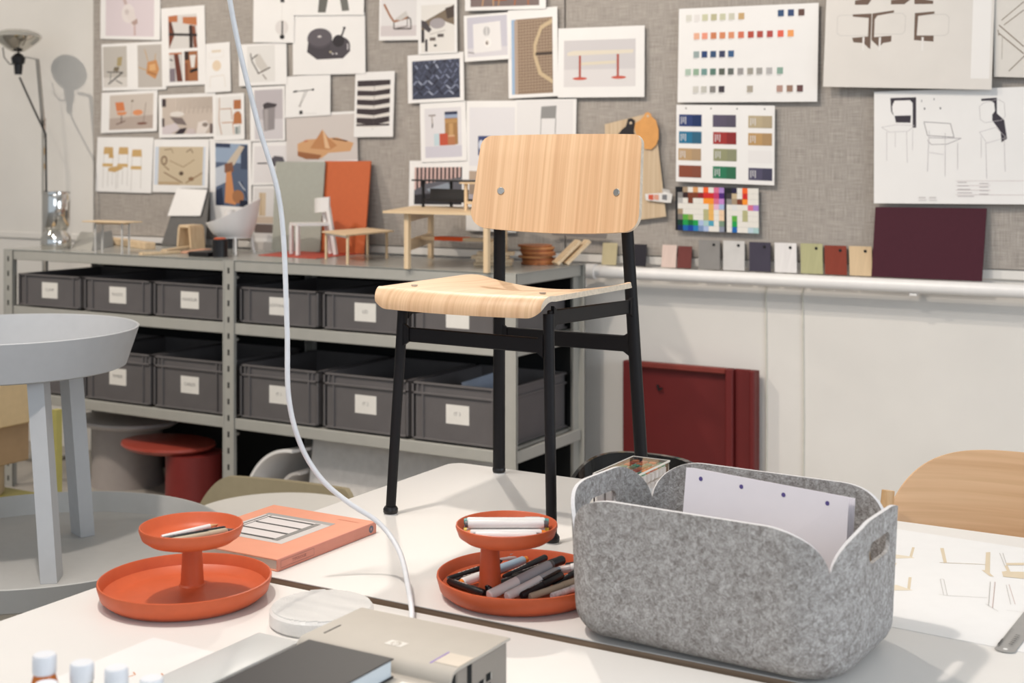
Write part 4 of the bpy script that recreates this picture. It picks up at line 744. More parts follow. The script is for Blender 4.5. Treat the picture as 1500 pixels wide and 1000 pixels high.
t = thing('model_bench', 'black wire model bench standing on the birch model table', 'model', (-2.97, 4.46, TT))
m0, m1, m2, m3 = Vector((-3.09, 4.56, TT)), Vector((-2.80, 4.42, TT)), Vector((-3.02, 4.66, TT)), Vector((-2.73, 4.53, TT))
hh = Vector((0, 0, .105))
part('top', MB().prism([m0+hh+Vector((-.05, -.01, 0)), m1+hh+Vector((.03, -.02, 0)), m3+hh+Vector((.03, .02, 0)), m2+hh+Vector((-.05, .02, 0))], (0, 0, .006)), M_plast_b, t)
for q in (m0, m1, m2, m3): part('leg', MB().bar(q, q+hh, .009, .009), M_plast_b, t)
lo = Vector((0, 0, .03))
for a_, b_ in ((m0, m1), (m2, m3), (m0, m2), (m1, m3)): part('frame_rail', MB().bar(a_+lo, b_+lo, .007, .008), M_plast_b, t)
part('side_panel', MB().prism([m0+Vector((.02, .02, .03)), m1+Vector((-.0, .02, .03)), m1+Vector((0, .02, .075)), m0+Vector((.02, .02, .075))], (0, .004, 0)), mat('smoky_panel', '#2a2a2c', .4), t)
t = thing('model_bench', 'pale birch model bench beside the black one, partly behind the chair back', 'model', (-2.66, 4.36, TT))
q0 = [Vector((-2.74, 4.33, TT)), Vector((-2.56, 4.22, TT)), Vector((-2.66, 4.45, TT)), Vector((-2.52, 4.36, TT))]
part('top', MB().prism([q0[0]+Vector((-.03, 0, .1)), q0[1]+Vector((.02, -.02, .1)), q0[3]+Vector((.02, .02, .1)), q0[2]+Vector((-.03, .02, .1))], (0, 0, .006)), M_birch, t)
for q in q0: part('leg', MB().bar(q, q+Vector((0, 0, .1)), .010, .010), M_birchz, t)
for a_, b_ in ((0, 1), (2, 3)): part('frame_rail', MB().bar(q0[a_]+lo, q0[b_]+lo, .008, .01), M_birch, t)
# leather discs and wood samples at the right end
rnd = random.Random(5)
lm = [mat('leather_disc_%d' % k, c, .5, var=.08, vscale=50) for k, c in enumerate(('#a9673c', '#b87747', '#9b5a34', '#c08552'))]
zz = ZT
for k in range(9):
    x = -2.586+rnd.uniform(-.008, .008); y = 4.60+rnd.uniform(-.008, .008)
    single('leather_disc', MB().lathe([(0, 0), (.062, 0), (.064, .0015), (.064, .0065), (.062, .008), (0, .008)], (x, y, zz), 28, sx=1.05), lm[k % 4], ['bottom', 'second', 'third', 'fourth', 'fifth', 'sixth', 'seventh', 'eighth', 'topmost'][k]+' round tan leather disc of the stack at the right shelf end, counted from below', 'leather disc', (x, y, zz), 'leather discs stacked on the shelf'); zz += .0085
zz = ZT
for k in range(4):
    x, y = -2.70+.012*(k % 2), 4.46-.01*(k % 3)
    single('wood_sample', MB().box((x, y, zz+.0065), (.14, .055, .013), .35+.06*(k % 2), .001), M_birch, ['bottom', 'second lowest', 'second highest', 'topmost'][k]+' pale wood sample plate of the pile left of the leather discs', 'wood sample', (x, y, zz), 'wood sample plates stacked on the shelf'); zz += .0134
for k in range(2):
    b0 = Vector((-2.485+.03*k, 4.56+.02*k, ZT+.008)); b1 = b0+Vector((.06, .075, .085))
    single('wood_sample', MB().bar(b0, b1, .05, .012, (0, 0, 1)), M_birch, ['tilted wood sample plate beside the leather discs, nearer one', 'tilted wood sample plate beside the leather discs, farther one'][k], 'wood sample', b0)

# ---------------------------------------------------------------- below the shelving
def mushroom(name, label, x, y, h, rt, rb, m, m2, dx=0.0):
    t = thing(name, label, 'stool', (x, y, 0))
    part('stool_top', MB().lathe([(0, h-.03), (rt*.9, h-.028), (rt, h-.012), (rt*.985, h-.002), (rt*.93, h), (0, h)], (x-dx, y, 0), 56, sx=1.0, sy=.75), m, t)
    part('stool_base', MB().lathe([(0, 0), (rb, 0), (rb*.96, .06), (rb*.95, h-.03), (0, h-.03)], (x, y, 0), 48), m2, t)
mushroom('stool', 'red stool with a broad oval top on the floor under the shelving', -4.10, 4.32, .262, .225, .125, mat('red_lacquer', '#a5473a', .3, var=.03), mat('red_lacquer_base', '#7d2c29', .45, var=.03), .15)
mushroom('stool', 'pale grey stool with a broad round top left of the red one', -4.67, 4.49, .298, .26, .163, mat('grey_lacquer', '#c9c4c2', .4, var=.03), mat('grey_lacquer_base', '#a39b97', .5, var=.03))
t = thing('chair_shell', 'white moulded chair shell tipped on its side under the shelving', 'chair shell', (-3.6, 4.35, 0))
def shl(i, j):
    a = math.pi*(1.0-.52*i); r = .245
    return (-3.485+r*math.cos(a)*(1-.08*j), 4.20+.38*j, .03+.30*math.sin(a)*(1-.1*j))
part('outer_shell', finish(MB().grid(shl, 28, 6), [('SOLIDIFY', dict(thickness=.012))]), M_white, t)
def shl2(i, j):
    a = math.pi*(1.0-.52*i); r = .13
    return (-3.485+r*math.cos(a), 4.26+.30*j, .03+.20*math.sin(a))
part('inner_seat', finish(MB().grid(shl2, 24, 6), [('SOLIDIFY', dict(thickness=.012))]), mat('off_white_shell', '#cfc9c4', .5), t)
part('shell_floor', MB().bx(-3.735, -3.485, 4.20, 4.58, .0, .03), M_white, t)
single('white_board', MB().prism([(-3.462, 4.27, 0), (-2.55, 4.27, 0), (-2.55, 4.33, .383), (-3.462, 4.33, .383)], (0, .01, .003)), mat('board_grey_white', '#d3cfcb', .6), 'large pale board leaning at the back under the right shelf bay', 'board', (-3.0, 4.27, 0))
# ---------------------------------------------------------------- boxes far left
t = thing('crate', 'yellow-green crate on the floor at the left edge', 'crate', (-4.56, 3.4, 0))
m = MB()
ygm = mat('yellow_green_plastic', '#b6ab62', .5, var=.04)
part('crate_body', MB().bx(-4.80, -3.70, 3.25, 3.62, 0, .19, .008), ygm, t)
part('upright', MB().bx(-3.715, -3.69, 3.225, 3.249, 0, .62), ygm, t)
single('round_box', MB().lathe([(0, .191), (.135, .191), (.14, .2), (.14, .31), (.135, .315), (0, .315)], (-4.45, 3.45, 0), 40), mat('beige_card_tube', '#cdb69c', .6, var=.03), 'low beige round box on the yellow-green crate', 'box', (-4.45, 3.45, .191))
for z0, z1, c, lb, dx in ((.317, .465, '#a98b6b', 'brown carton stacked on the beige round box', .0), (.467, .63, '#d8bc92', 'light tan carton on top of the brown carton', .03)):
    t = thing('carton', lb, 'box', (-4.50+dx, 3.46, z0))
    part('carton_body', MB().bx(-4.75+dx, -4.27+dx, 3.30, 3.60, z0, z1, .004), mat('carton_'+c.strip('#'), c, .75, var=.04), t)
    part('flap', MB().bx(-4.75+dx, -4.27+dx, 3.297, 3.30, z1-.05, z1-.002), mat('carton_'+c.strip('#'), c, .75), t)

# ---------------------------------------------------------------- grey tray tables and low furniture left of the work table
def tray_table(name, label, cx, cy, z0, h, R, Rb, wall, legs, lw, ld, splay, rot0, m):
    t = thing(name, label, 'tray table', (cx, cy, z0))
    zf = z0+h-wall
    part('tray', MB().lathe([(0, zf-.012), (Rb-.01, zf-.012), (Rb, zf-.006), (R, z0+h-.002), (R-.004, z0+h), (R-.008, z0+h-.001), (Rb-.008, zf), (0, zf)], (cx, cy, 0), 96), m, t)
    for k in range(legs):
        a = rot0+2*math.pi*k/legs
        ca, sa = math.cos(a), math.sin(a); r1 = Rb*.62; r0 = r1+splay
        p0 = Vector((cx+r0*ca, cy+r0*sa, z0)); p1 = Vector((cx+r1*ca, cy+r1*sa, zf-.012))
        u = Vector((-sa, ca, 0))
        part('leg', MB().prism([p0-u*lw/2-Vector((ca, sa, 0))*ld/2, p0+u*lw/2-Vector((ca, sa, 0))*ld/2, p0+u*lw/2+Vector((ca, sa, 0))*ld/2, p0-u*lw/2+Vector((ca, sa, 0))*ld/2], p1-p0), m, t)
    return t
tray_table('tray_table', 'wide pale grey tray table on the floor carrying the taller tray table', -2.893, 2.477, 0, .485, .475, .455, .055, 4, .07, .04, .06, .3, mat('grey_tray_paint', '#b9b7b3', .5, var=.02))
tt = thing('tray_table', 'tall pale grey tray table with splayed flat legs at the left edge', 'tray table', (-2.975, 2.428, .43))
cx, cy = -2.975, 2.428; zf = .935
part('tray', MB().lathe([(0, zf-.012), (.300, zf-.012), (.310, zf-.008), (.343, 1.027), (.340, 1.029), (.336, 1.027), (.302, zf), (0, zf)], (cx, cy, 0), 96), M_lgrey, tt)
for ff, tp, wv in (((-2.700, 2.345), (-2.755, 2.350), (.8, .6)), ((-2.955, 2.675), (-2.945, 2.62), (.35, .94)), ((-3.22, 2.36), (-3.14, 2.38), (-.9, .4)), ((-3.05, 2.17), (-3.03, 2.24), (.1, -1))):
    p0 = Vector((*ff, .4305)); p1 = Vector((*tp, zf-.012)); n = Vector((*wv, 0)).normalized(); u = Vector((-n.y, n.x, 0))
    lg = part('leg', MB().prism([p0-u*.035-n*.02, p0+u*.035-n*.02, p0+u*.035+n*.02, p0-u*.035+n*.02], p1-p0), M_lgrey, tt)
    part('glide', MB().prism([p0-u*.034-n*.019, p0+u*.034-n*.019, p0+u*.034+n*.019, p0-u*.034+n*.019], (0, 0, .004)), M_dark, lg)
# khaki chair and white round table behind the book
M_kh = mat('khaki_shell', '#9b8f74', .6, var=.04)
t = thing('side_chair', 'khaki shell chair behind the white round table, only its back rim showing', 'chair', (-3.03, 3.62, 0))
def kback(i, j):
    x = -3.40+.70*i
    return (x, 3.60+.03*math.sin(math.pi*i), .20+(.165+.03*i-.14*max(0, (.22-i)/.22)**2-.06*max(0, (i-.94)/.06)**2)*j)
part('backrest', finish(MB().grid(kback, 40, 4), [('SOLIDIFY', dict(thickness=.02))]), M_kh, t)
part('seat', MB().bx(-3.32, -2.78, 3.56, 3.64, .18, .21, .006), M_kh, t)
for x in (-3.3, -2.8):
    for y in (3.575, 3.625): part('leg', MB().tube([(x, y, 0), (x, y, .18)], .012, 10), M_plast_b, t)
t = thing('round_table', 'small white round table between the grey tray tables and the work table', 'table', (-2.76, 3.27, 0))
part('tabletop', MB().lathe([(0, .36), (.262, .36), (.268, .367), (.268, .377), (.264, .381), (0, .381)], (-2.76, 3.27, 0), 64), mat('warm_white_top', '#d6d2cb', .45, var=.01), t)
part('column', MB().tube([(-2.76, 3.27, .01), (-2.76, 3.27, .36)], .03, 20), M_white, t)
part('foot', MB().lathe([(0, 0), (.2, 0), (.2, .008), (.03, .018), (0, .018)], (-2.76, 3.27, 0), 40), M_white, t)
# ---------------------------------------------------------------- work tables
TZ = .73
def work_table(label, x0, x1, y0, y1, rc):
    t = thing('work_table', label, 'table', ((x0+x1)/2, (y0+y1)/2, 0))
    def outline(z, ins=0):
        pts = []
        for cx, cy, a0 in ((x1-rc, y1-rc, 0), (x0+rc, y1-rc, 90), (x0+rc, y0+rc, 180), (x1-rc, y0+rc, 270)):
            for k in range(7):
                a = math.radians(a0+15*k); pts.append((cx+(rc-ins)*math.cos(a), cy+(rc-ins)*math.sin(a), z))
        return pts
    part('plywood_core', MB().prism(outline(TZ-.026, .0005), (0, 0, .0244)), M_ply, t)
    part('white_top', MB().prism(outline(TZ-.0016), (0, 0, .0016)), M_lam, t)
    for x in (x0+.1, x1-.1):
        for y in (y0+.12, y1-.12):
            part('leg', MB().tube([(x, y, 0), (x, y, TZ-.026)], .02, 16), M_white, t)
    for y in (y0+.12, y1-.12): part('frame_rail', MB().bx(x0+.12, x1-.12, y-.01, y+.01, TZ-.066, TZ-.026), M_white, t)
work_table('white work table with a plywood edge that carries the oak chair', -1.82, .25, 1.878, 2.82, .035)
work_table('white work table in front, carrying the printer and the bottles', -1.82, .25, .92, 1.850, .035)

# ---------------------------------------------------------------- the oak chair on the table
ch = thing('dining_chair', 'oak veneer chair with black tubular legs standing on the white table', 'chair', (-1.47, 2.5, TZ))
def cz(z): return TZ+z
legs = {'fl': ((-1.665, 2.336, 0), (-1.646, 2.355, .440)), 'fr': ((-1.271, 2.318, 0), (-1.290, 2.340, .440)),
        'bl': ((-1.662, 2.772, 0), (-1.640, 2.738, .70)), 'br': ((-1.288, 2.772, 0), (-1.318, 2.738, .70))}
for k, (a, b) in legs.items():
    a = Vector((a[0], a[1], cz(.012))); b = Vector((b[0], b[1], cz(b[2])))
    r0, r1 = (.0105, .0112) if k[0] == 'f' else (.0145, .0135)
    lg = part('leg', MB().tube([a, a.lerp(b, .5), b], [r0, (r0+r1)/2, r1], 20), M_black, ch)
    part('foot_glide', MB().lathe([(0, .002), (.0135, .002), (.0155, .006), (.0155, .012), (.0125, .017), (0, .017)], (a.x, a.y, TZ), 24), M_plast_b, lg)
    part('glide_pad', MB().lathe([(0, 0), (.0145, 0), (.0145, .0025), (0, .0025)], (a.x, a.y, TZ), 24), mat('pale_glide', '#c9c6c4', .5), lg)
def at_leg(k, z):
    a, b = Vector(legs[k][0]), Vector(legs[k][1]); s = z/b.z
    p = a.lerp(b, s); return Vector((p.x, p.y, cz(z)))
def rail(k1, k2, z1, z2, w_, h_, nm):
    a, b = at_leg(k1, z1), at_leg(k2, z2)
    m = MB().bar(a, b, w_, h_, (0, 0, 1), .002)
    d = (b-a).normalized()
    for p, s in ((a, 1), (b, -1)):   # flared weld at each leg
        q = p+d*s*.010
        m.prism([q+Vector((0, 0, -h_/2-.008)), q+Vector((0, 0, h_/2+.008)), q+d*s*.014+Vector((0, 0, h_/2-.001)), q+d*s*.014+Vector((0, 0, -h_/2+.001))], d.cross(Vector((0, 0, 1)))*w_*.8)
    return part(nm, m, M_black, ch)
# bar(): local x = up x dir, so the second size is the height
rail('fl', 'fr', .377, .377, .009, .030, 'front_stretcher')
rail('bl', 'br', .332, .332, .009, .036, 'back_stretcher')
rail('fl', 'bl', .432, .416, .009, .030, 'side_rail'); rail('fr', 'br', .432, .416, .009, .030, 'side_rail')
# seat: moulded ply sheet, front edge rolled down, saddle dip at the back
SXC, SW = -1.4735, .2125
def sq(a, b):   # square to rounded corner
    return a*math.sqrt(1-b*b/2), b*math.sqrt(1-a*a/2)
def seat(i, j):
    s = 2*i-1; yb, yf, rr = 2.695, 2.322, .030
    Lf = yb-yf; arc = rr*math.radians(100); d = j*(Lf+arc)
    if d < Lf: y = yb-d; z = 0; roll = 0
    else:
        a = (d-Lf)/rr; y = yf-rr*math.sin(a); z = -rr*(1-math.cos(a)); roll = (d-Lf)/arc
    W = SW-.006*j
    X = s*W
    r = .05; ex = (abs(X)-(W-r))/r; ey = (y-(yb-r))/r
    if ex > 0 and ey > 0:
        ex, ey = sq(ex, ey); X = math.copysign(W-r+ex*r, X); y = yb-r+ey*r
    if roll > 0:
        k = max(0, (abs(s)-.80)/.20); X -= math.copysign(.012*k*roll, X); z += .014*k*k*roll
    t_ = max(0, min(1, (y-2.36)/.30)); t_ = t_*t_*(3-2*t_)
    z -= .024*(1-s*s)**1.2*t_ + .002*(1-s*s)
    y -= .010*(1-s*s)*max(0, 1-(y-yf)/.1) if y < yf+.1 else 0
    return (SXC+X, y, cz(.472)+z)
m = finish(MB().grid(seat, 48, 60), [('SOLIDIFY', dict(thickness=.011, offset=0, material_offset_rim=1))])
part('seat', m, [M_oaks, M_edge], ch, angle=50)
for x, y in ((-1.625, 2.365), (-1.31, 2.352)):
    part('seat_screw', MB().lathe([(0, 0), (.007, 0), (.0065, .0012), (0, .0016)], (x, y, cz(.4785)), 20), mat('dull_screw', '#6f665d', .5, .5), ch)
# backrest: curved ply shell, tilted back
def back(i, j):
    s = 2*i-1; q = 2*j-1
    Wb = .2165-.011*j; Hb = .104
    X, Z = s*Wb, q*Hb
    r = .022 if q > 0 else .038
    ex = (abs(X)-(Wb-r))/r; ez = (abs(Z)-(Hb-r))/r
    if ex > 0 and ez > 0:
        ex, ez = sq(ex, ez); X = math.copysign(Wb-r+ex*r, X); Z = math.copysign(Hb-r+ez*r, Z)
    sn = X/Wb
    Z += -.012*(1-sn*sn)*(.5-.5*q)+.003*(1-sn*sn)*(.5+.5*q)
    y = 2.722-.030*sn*sn + .19*(Z) + .006*max(0, q-.6)
    return (-1.4655+X, y, cz(.692)+Z)
m = finish(MB().grid(back, 44, 32), [('SOLIDIFY', dict(thickness=.009, offset=0, material_offset_rim=1))])
part('backrest', m, [M_oak, M_edge], ch, angle=50)
for px, py in ((733, 278), (903, 285)):
    x = -1.613 if px < 800 else -1.317
    sn = (x+1.4655)/.213; z = cz(.670); y = 2.722-.030*sn*sn+.19*(z-cz(.692))-.0045
    nrm = Vector((.0-2*.030*sn/.213, -1, .19)).normalized()
    q = nrm.to_track_quat('Z', 'Y').to_matrix().to_4x4()
    part('back_bolt', MB().lathe([(0, -.002), (.0085, -.002), (.0085, .0016), (.0075, .0024), (0, .0024)], (x, y, z), 28, M=q), M_steel, ch)

# ---------------------------------------------------------------- two-tier trays
def tray_stand(label, c, stem, up, R=.145):
    t = thing('tray_stand', label, 'tray', (c[0], c[1], TZ))
    part('lower_tray', MB().lathe([(0, .004), (R-.03, .0015), (R-.018, .003), (R-.006, .013), (R-.0005, .032), (R-.001, .036), (R-.0035, .0365), (R-.0055, .034), (R-.010, .018), (R-.022, .009), (R-.035, .0075), (0, .0075)], (c[0], c[1], TZ), 96), M_orange, t)
    part('stem', MB().lathe([(0, .007), (.024, .0072), (.0205, .010), (.0195, .016), (.0150, .098), (.0150, .106), (0, .106)], (stem[0], stem[1], TZ), 40), M_orange, t)
    r = .0855
    part('upper_tray', MB().lathe([(0, .103), (r-.030, .1035), (r-.016, .106), (r-.005, .114), (r, .128), (r-.0008, .1325), (r-.0025, .133), (r-.0045, .131), (r-.009, .118), (r-.02, .110), (r-.032, .1085), (0, .1085)], (up[0], up[1], TZ), 80), M_orange, t)
    return t
T1 = (-1.645, 1.712); T2 = (-1.167, 2.020)
tray_stand('orange-red two-tier round tray at the left, nearly empty', T1, (-1.672, 1.757), (-1.615, 1.695))
tray_stand('orange-red two-tier round tray full of pens beside the felt basket', T2, (-1.208, 1.985), (-1.165, 1.968))
PWH = mat('white_pen_print', '#cfccc8', .5, var=0)
def pen(p0, p1, r, body, cap, label, frac=.38, end=None, tip=None, clip=False, group=None, cat='pen', capr=1.12, square=False):
    p0, p1 = Vector(p0), Vector(p1); L = (p1-p0).length; d = (p1-p0).normalized()
    t = thing('marker' if cat == 'marker' else ('pencil' if cat == 'pencil' else 'pen'), label, cat, p0, group)
    n = 6 if square else 14
    b1 = p0+d*L*(1-frac)
    part('barrel', MB().tube([p0, p0+d*.002, b1], [r*.8, r, r], n), body, t)
    if cap is not None: part('cap', MB().tube([b1, p1-d*.003, p1], [r*capr, r*capr, r*capr*.75], n), cap, t)
    if body is MATS.get('black_pen_body') and L > .05:
        m_ = MB(); up_ = Vector((0, 0, r+.0002))
        for i in range(5):
            s0 = .18+.07*i; m_.bar(p0+d*L*s0+up_, p0+d*L*(s0+.05)+up_, .0014, .0004)
        part('lettering', m_, PWH, t, kind='stuff')
    if end is not None: part('end_plug', MB().tube([p0-d*.005, p0+d*.0003], [r*.7, r*.85], n), end, t)
    if tip is not None and cat == 'marker': part('end_plug', MB().tube([p1-d*.0005, p1+d*.006], [r*.85, r*.72], n), tip, t)
    elif tip is not None: part('tip', MB().tube([p1, p1+d*.016], [r*.9, r*.12], n), tip, t)
    if clip:
        s = Vector((0, 0, r*capr+.002)); part('clip', MB().bar(b1+d*.004+s, p1-d*.004+s, .005, .0018), cap, t)
    return t
PW = mat('white_marker_body', '#e4e1de', .4, var=.01); PB = mat('black_pen_body', '#1d1c1e', .35, var=.05); PG = mat('grey_marker_body', '#a9a8ab', .4, var=.02)
PBE = mat('beige_pen_body', '#b3a68f', .4, var=.03); PC = mat('translucent_pen_body', '#ddd3d0', .25, var=0, trans=.35); POR = mat('orange_plug', '#e2832a', .4); PBL = mat('pale_blue_grey_plug', '#9fb4c4', .4); PDG = mat('dark_grey_plug', '#5a585a', .4); PPU = mat('purple_pen', '#4a3fa0', .35)
g1 = None
z = TZ+.1085
pen((-1.653, 1.665, z+.0045), (-1.627, 1.752, z+.0065), .0042, PW, None, 'white pencil in the upper bowl of the left tray', 0, None, mat('pencil_wood', '#d8b183', .6), cat='pencil')
pen((-1.640, 1.655, z+.005), (-1.592, 1.752, z+.007), .0048, PB, PB, 'black fineliner in the upper bowl of the left tray', .35)
pen((-1.625, 1.642, z+.0055), (-1.575, 1.738, z+.0085), .0055, PBE, PBE, 'beige fineliner in the upper bowl of the left tray', .3, None, PDG)
# right tray, upper bowl: five white twin markers and two pens
WM = ['white twin marker foremost in the upper right bowl', 'white twin marker second from the front, bottom layer of the upper right bowl', 'white twin marker third from the front, bottom layer of the upper right bowl', 'white twin marker rearmost in the bottom layer of the upper right bowl', 'white twin marker on top of the others, nearer one, in the upper right bowl', 'white twin marker on top of the others, farther one, in the upper right bowl']
for k, (dx, dz, a, e) in enumerate(((-.0515, 0, 0, PDG), (-.0355, 0, .01, POR), (-.0195, 0, -.01, mat('yellow_plug', '#d9c04a', .4)), (-.0035, 0, .01, PDG), (-.0275, .0137, .015, PDG), (-.0115, .0137, -.005, mat('teal_plug', '#4f8f8a', .4)))):
    L_ = (.051, .060, .066, .066, .064, .066)[k]
    c = Vector((T2[0]+.002-.506*(dx+.028)-.001, T2[1]-.054+.8625*(dx+.030), TZ+.1100+.0074+dz)); d = Vector((math.cos(.53+a), math.sin(.53+a), 0))
    pen(c-d*L_, c+d*L_, .0072, PW, PW, WM[k], .28, e, e, cat='marker', capr=1.02)
pen((-1.225, 1.985, TZ+.1165), (-1.150, 2.025, TZ+.1185), .0045, PPU, PPU, 'purple pen behind the white markers in the upper right bowl', .4)
pen((-1.215, 1.985, TZ+.1245), (-1.125, 2.018, TZ+.1295), .0045, PC, PC, 'clear pen behind the white markers in the upper right bowl', .35, clip=True)
# right tray, lower bowl
def P(x, y, z_): return az(x, y, TZ+z_)
b = .0085
PENS = [((676, 826), (772, 814), b+.007, b+.014, .0048, PC, PC, 'clear capped pen lying at the back of the lower right tray', dict(clip=True, frac=.3)),
 ((656, 848), (738, 821), b+.005, b+.007, .005, PB, PB, 'black pen with a grey end left of the tray stem', dict(end=PDG)),
 ((664, 852), (742, 831), b+.005, b+.005, .0052, PB, PB, 'black pen left of the tray stem, in front of the grey-ended pen', {}),
 ((677, 853), (768, 820), b+.009, b+.020, .0078, PW, PBL, 'white and grey marker with orange ends passing behind the stem', dict(end=POR, tip=POR, cat='marker', frac=.45, capr=1.0)),
 ((657, 851), (710, 869), b+.006, b+.006, .0058, PB, PB, 'black fineliner at the near left rim of the lower right tray', {}),
 ((738, 846), (800, 816), b+.010, b+.026, .0056, PB, PB, 'black brush pen leaning to the back right of the lower tray', dict(frac=.45)),
 ((712, 863), (772, 842), b+.008, b+.012, .0075, PB, PB, 'thick black marker right beside the tray stem', dict(cat='marker')),
 ((752, 846), (826, 819), b+.012, b+.028, .0072, PB, PB, 'black capped marker at the far right of the lower tray', dict(cat='marker', frac=.5)),
 ((716, 872), (806, 827), b+.008, b+.034, .0085, PW, PG, 'thick pale grey marker lying on top of the pile', dict(cat='marker', frac=.55, capr=1.02, tip=PDG)),
 ((742, 874), (816, 836), b+.007, b+.026, .0078, PW, PG, 'white marker with a blue end in front of the thick grey one', dict(cat='marker', frac=.35, capr=1.0, tip=PBL)),
 ((764, 873), (823, 841), b+.007, b+.023, .0066, PB, PB, 'black pen with a large clip in the lower right tray', dict(frac=.5, clip=True)),
 ((776, 874), (852, 848), b+.006, b+.014, .0058, PBE, PBE, 'beige fineliner at the front of the lower right tray', dict(end=None, tip=PBL)),
 ((808, 873), (856, 856), b+.006, b+.010, .0055, mat('speckled_pen', '#d9d4d2', .4, var=.3, vscale=120), PW, 'speckled white pen at the front rim near the felt basket', {}),
 ((812, 858), (850, 834), b+.008, b+.022, .0055, PB, PB, 'black pen standing slightly up next to the felt basket', {}),
 ((818, 835), (848, 830), b+.018, b+.024, .007, PC, PW, 'white-capped pen at the right of the lower tray', {}),
 ((829, 829), (850, 826), b+.012, b+.018, .006, PB, PB, 'black pen cap end at the right rim of the lower tray', {})]
for p0, p1, z0, z1, r, bm_, cm_, lb, kw in PENS: pen(P(*p0, z0), P(*p1, z1), r, bm_, cm_, lb, **kw)

# ---------------------------------------------------------------- felt basket
BC = Vector((-.780, 2.003, TZ)); BR = Matrix.Translation(BC) @ Matrix.Rotation(math.radians(-3), 4, 'Z')
def felt_outline(a, b_, rc, N):
    """N points round a rounded rectangle with outward normals and distance to the nearest corner"""
    segs = []; per = 2*(2*a-2*rc)+2*(2*b_-2*rc)+2*math.pi*rc; out = []
    corners = [(a-rc, b_-rc, 0), (-a+rc, b_-rc, 90), (-a+rc, -b_+rc, 180), (a-rc, -b_+rc, 270)]
    pos = 0; walk = []
    arc = rc*math.pi/2
    for k, (cx_, cy_, a0) in enumerate(corners):
        walk.append(('arc', pos, pos+arc, cx_, cy_, a0)); pos += arc
        nx = corners[(k+1) % 4]; L_ = (2*a-2*rc) if k % 2 == 0 else (2*b_-2*rc)
        walk.append(('line', pos, pos+L_, cx_, cy_, a0)); pos += L_
    mids = [w_[1]+arc/2 for w_ in walk if w_[0] == 'arc']
    # finer sampling near the corner slits
    ss = []
    for i in range(N): ss.append(pos*i/N)
    for m_ in mids:
        ss.append(m_)
        for e in (.001, .003, .006, .010, .015, .021, .028, .036, .045, .055): ss += [(m_+e) % pos, (m_-e) % pos]
    ss = sorted(set(round(x, 6) for x in ss))
    for s_ in ss:
        for w_ in walk:
            if w_[1] <= s_ <= w_[2]+1e-9:
                kind, s0, s1, cx_, cy_, a0 = w_
                if kind == 'arc':
                    an = math.radians(a0)+(s_-s0)/rc; n_ = (math.cos(an), math.sin(an)); p_ = (cx_+rc*n_[0], cy_+rc*n_[1])
                else:
                    an = math.radians(a0+90); n_ = (math.cos(an), math.sin(an)); dr = (math.cos(an+math.pi/2), math.sin(an+math.pi/2))
                    p_ = (cx_+rc*n_[0]+dr[0]*(s_-s0), cy_+rc*n_[1]+dr[1]*(s_-s0))
                break
        dd = min(min(abs(s_-m_), pos-abs(s_-m_)) for m_ in mids)
        out.append((p_, n_, dd, abs(p_[0]) > a-.02))
    return out
OL = felt_outline(.228, .150, .085, 150)
mb = MB(); NV = 22; rows_ = []
for p_, n_, dd, end in OL:
    sw_ = .088; cut = .070
    hgt = .222-cut+cut*math.sqrt(max(0, 1-(1-min(dd/sw_, 1))**2)) if dd < sw_ else .222
    colm = []
    for j in range(NV+1):
        f = j/NV; z_ = hgt*f if f > .25 else hgt*f
        rf = .042
        off = -(rf-math.sqrt(max(0, rf*rf-(rf-z_)**2))) if z_ < rf else 0
        off += .010*(z_/.222)-.004
        colm.append(mb.bm.verts.new(BR @ Vector((p_[0]+n_[0]*off, p_[1]+n_[1]*off, z_+.0035))))
    rows_.append(colm)
n = len(rows_)
for i in range(n):
    a_, b_ = rows_[i], rows_[(i+1) % n]
    for j in range(NV): mb.bm.faces.new((a_[j], b_[j], b_[j+1], a_[j+1]))
mb.bm.faces.new([r_[0] for r_ in rows_][::-1])
cutm = MB(); zc_ = .175
pts = [Vector((-.4, .030*math.copysign(1, math.cos(a))+.016*math.cos(a), zc_+.016*math.sin(a))) for a in [2*math.pi*(k+.5)/24 for k in range(24)]]
cutm.prism([BR @ p for p in pts], (BR.to_3x3() @ Vector((.8, 0, 0))))
mb = finish(mb, [('SOLIDIFY', dict(thickness=.006, offset=0, material_offset_rim=1)), ('BOOLEAN', dict(operation='DIFFERENCE', solver='EXACT', cut=cutm))])
bk_ = thing('felt_basket', 'grey felt basket with slit corners and handle holes holding papers', 'basket', BC)
part('felt_body', mb, [M_felt, M_felte], bk_, angle=50)
# papers in the basket
for k in range(4):
    off = Vector((.0012*k, .006*k, -.0012*k))
    x0, x1 = -.120, .163
    q = [BR @ (Vector((x0, .048, .010))+off), BR @ (Vector((x1, .040, .010))+off), BR @ (Vector((x1, .072, .223))+off), BR @ (Vector((x0, .088, .232))+off)]
    n_ = (q[1]-q[0]).cross(q[3]-q[0]).normalized(); n_ = n_ if n_.y < 0 else -n_
    t = single('paper_sheet', MB().prism(q, n_*.0006), mat('lilac_white_paper', '#e5dfe4', .7, var=.01), ['punched white sheet standing foremost in the felt basket', 'second sheet of the stack standing in the felt basket', 'third sheet of the stack standing in the felt basket', 'rearmost sheet of the stack standing in the felt basket'][k], 'paper', (q[0]+q[1])/2)
    if k == 0:
        for f in (.10, .36, .62, .88):
            c = q[3].lerp(q[2], f)+(q[0]-q[3]).normalized()*.014+n_*.0009; u = (q[2]-q[3]).normalized(); v = (q[0]-q[3]).normalized()
            part('punch_hole', MB().prism([c+u*.0035*math.cos(a)+v*.0035*math.sin(a) for a in [2*math.pi*i/14 for i in range(14)]], n_*.0002), mat('hole_violet', '#574a86', .7), t)
q = BR @ Vector((.085, -.055, .068))
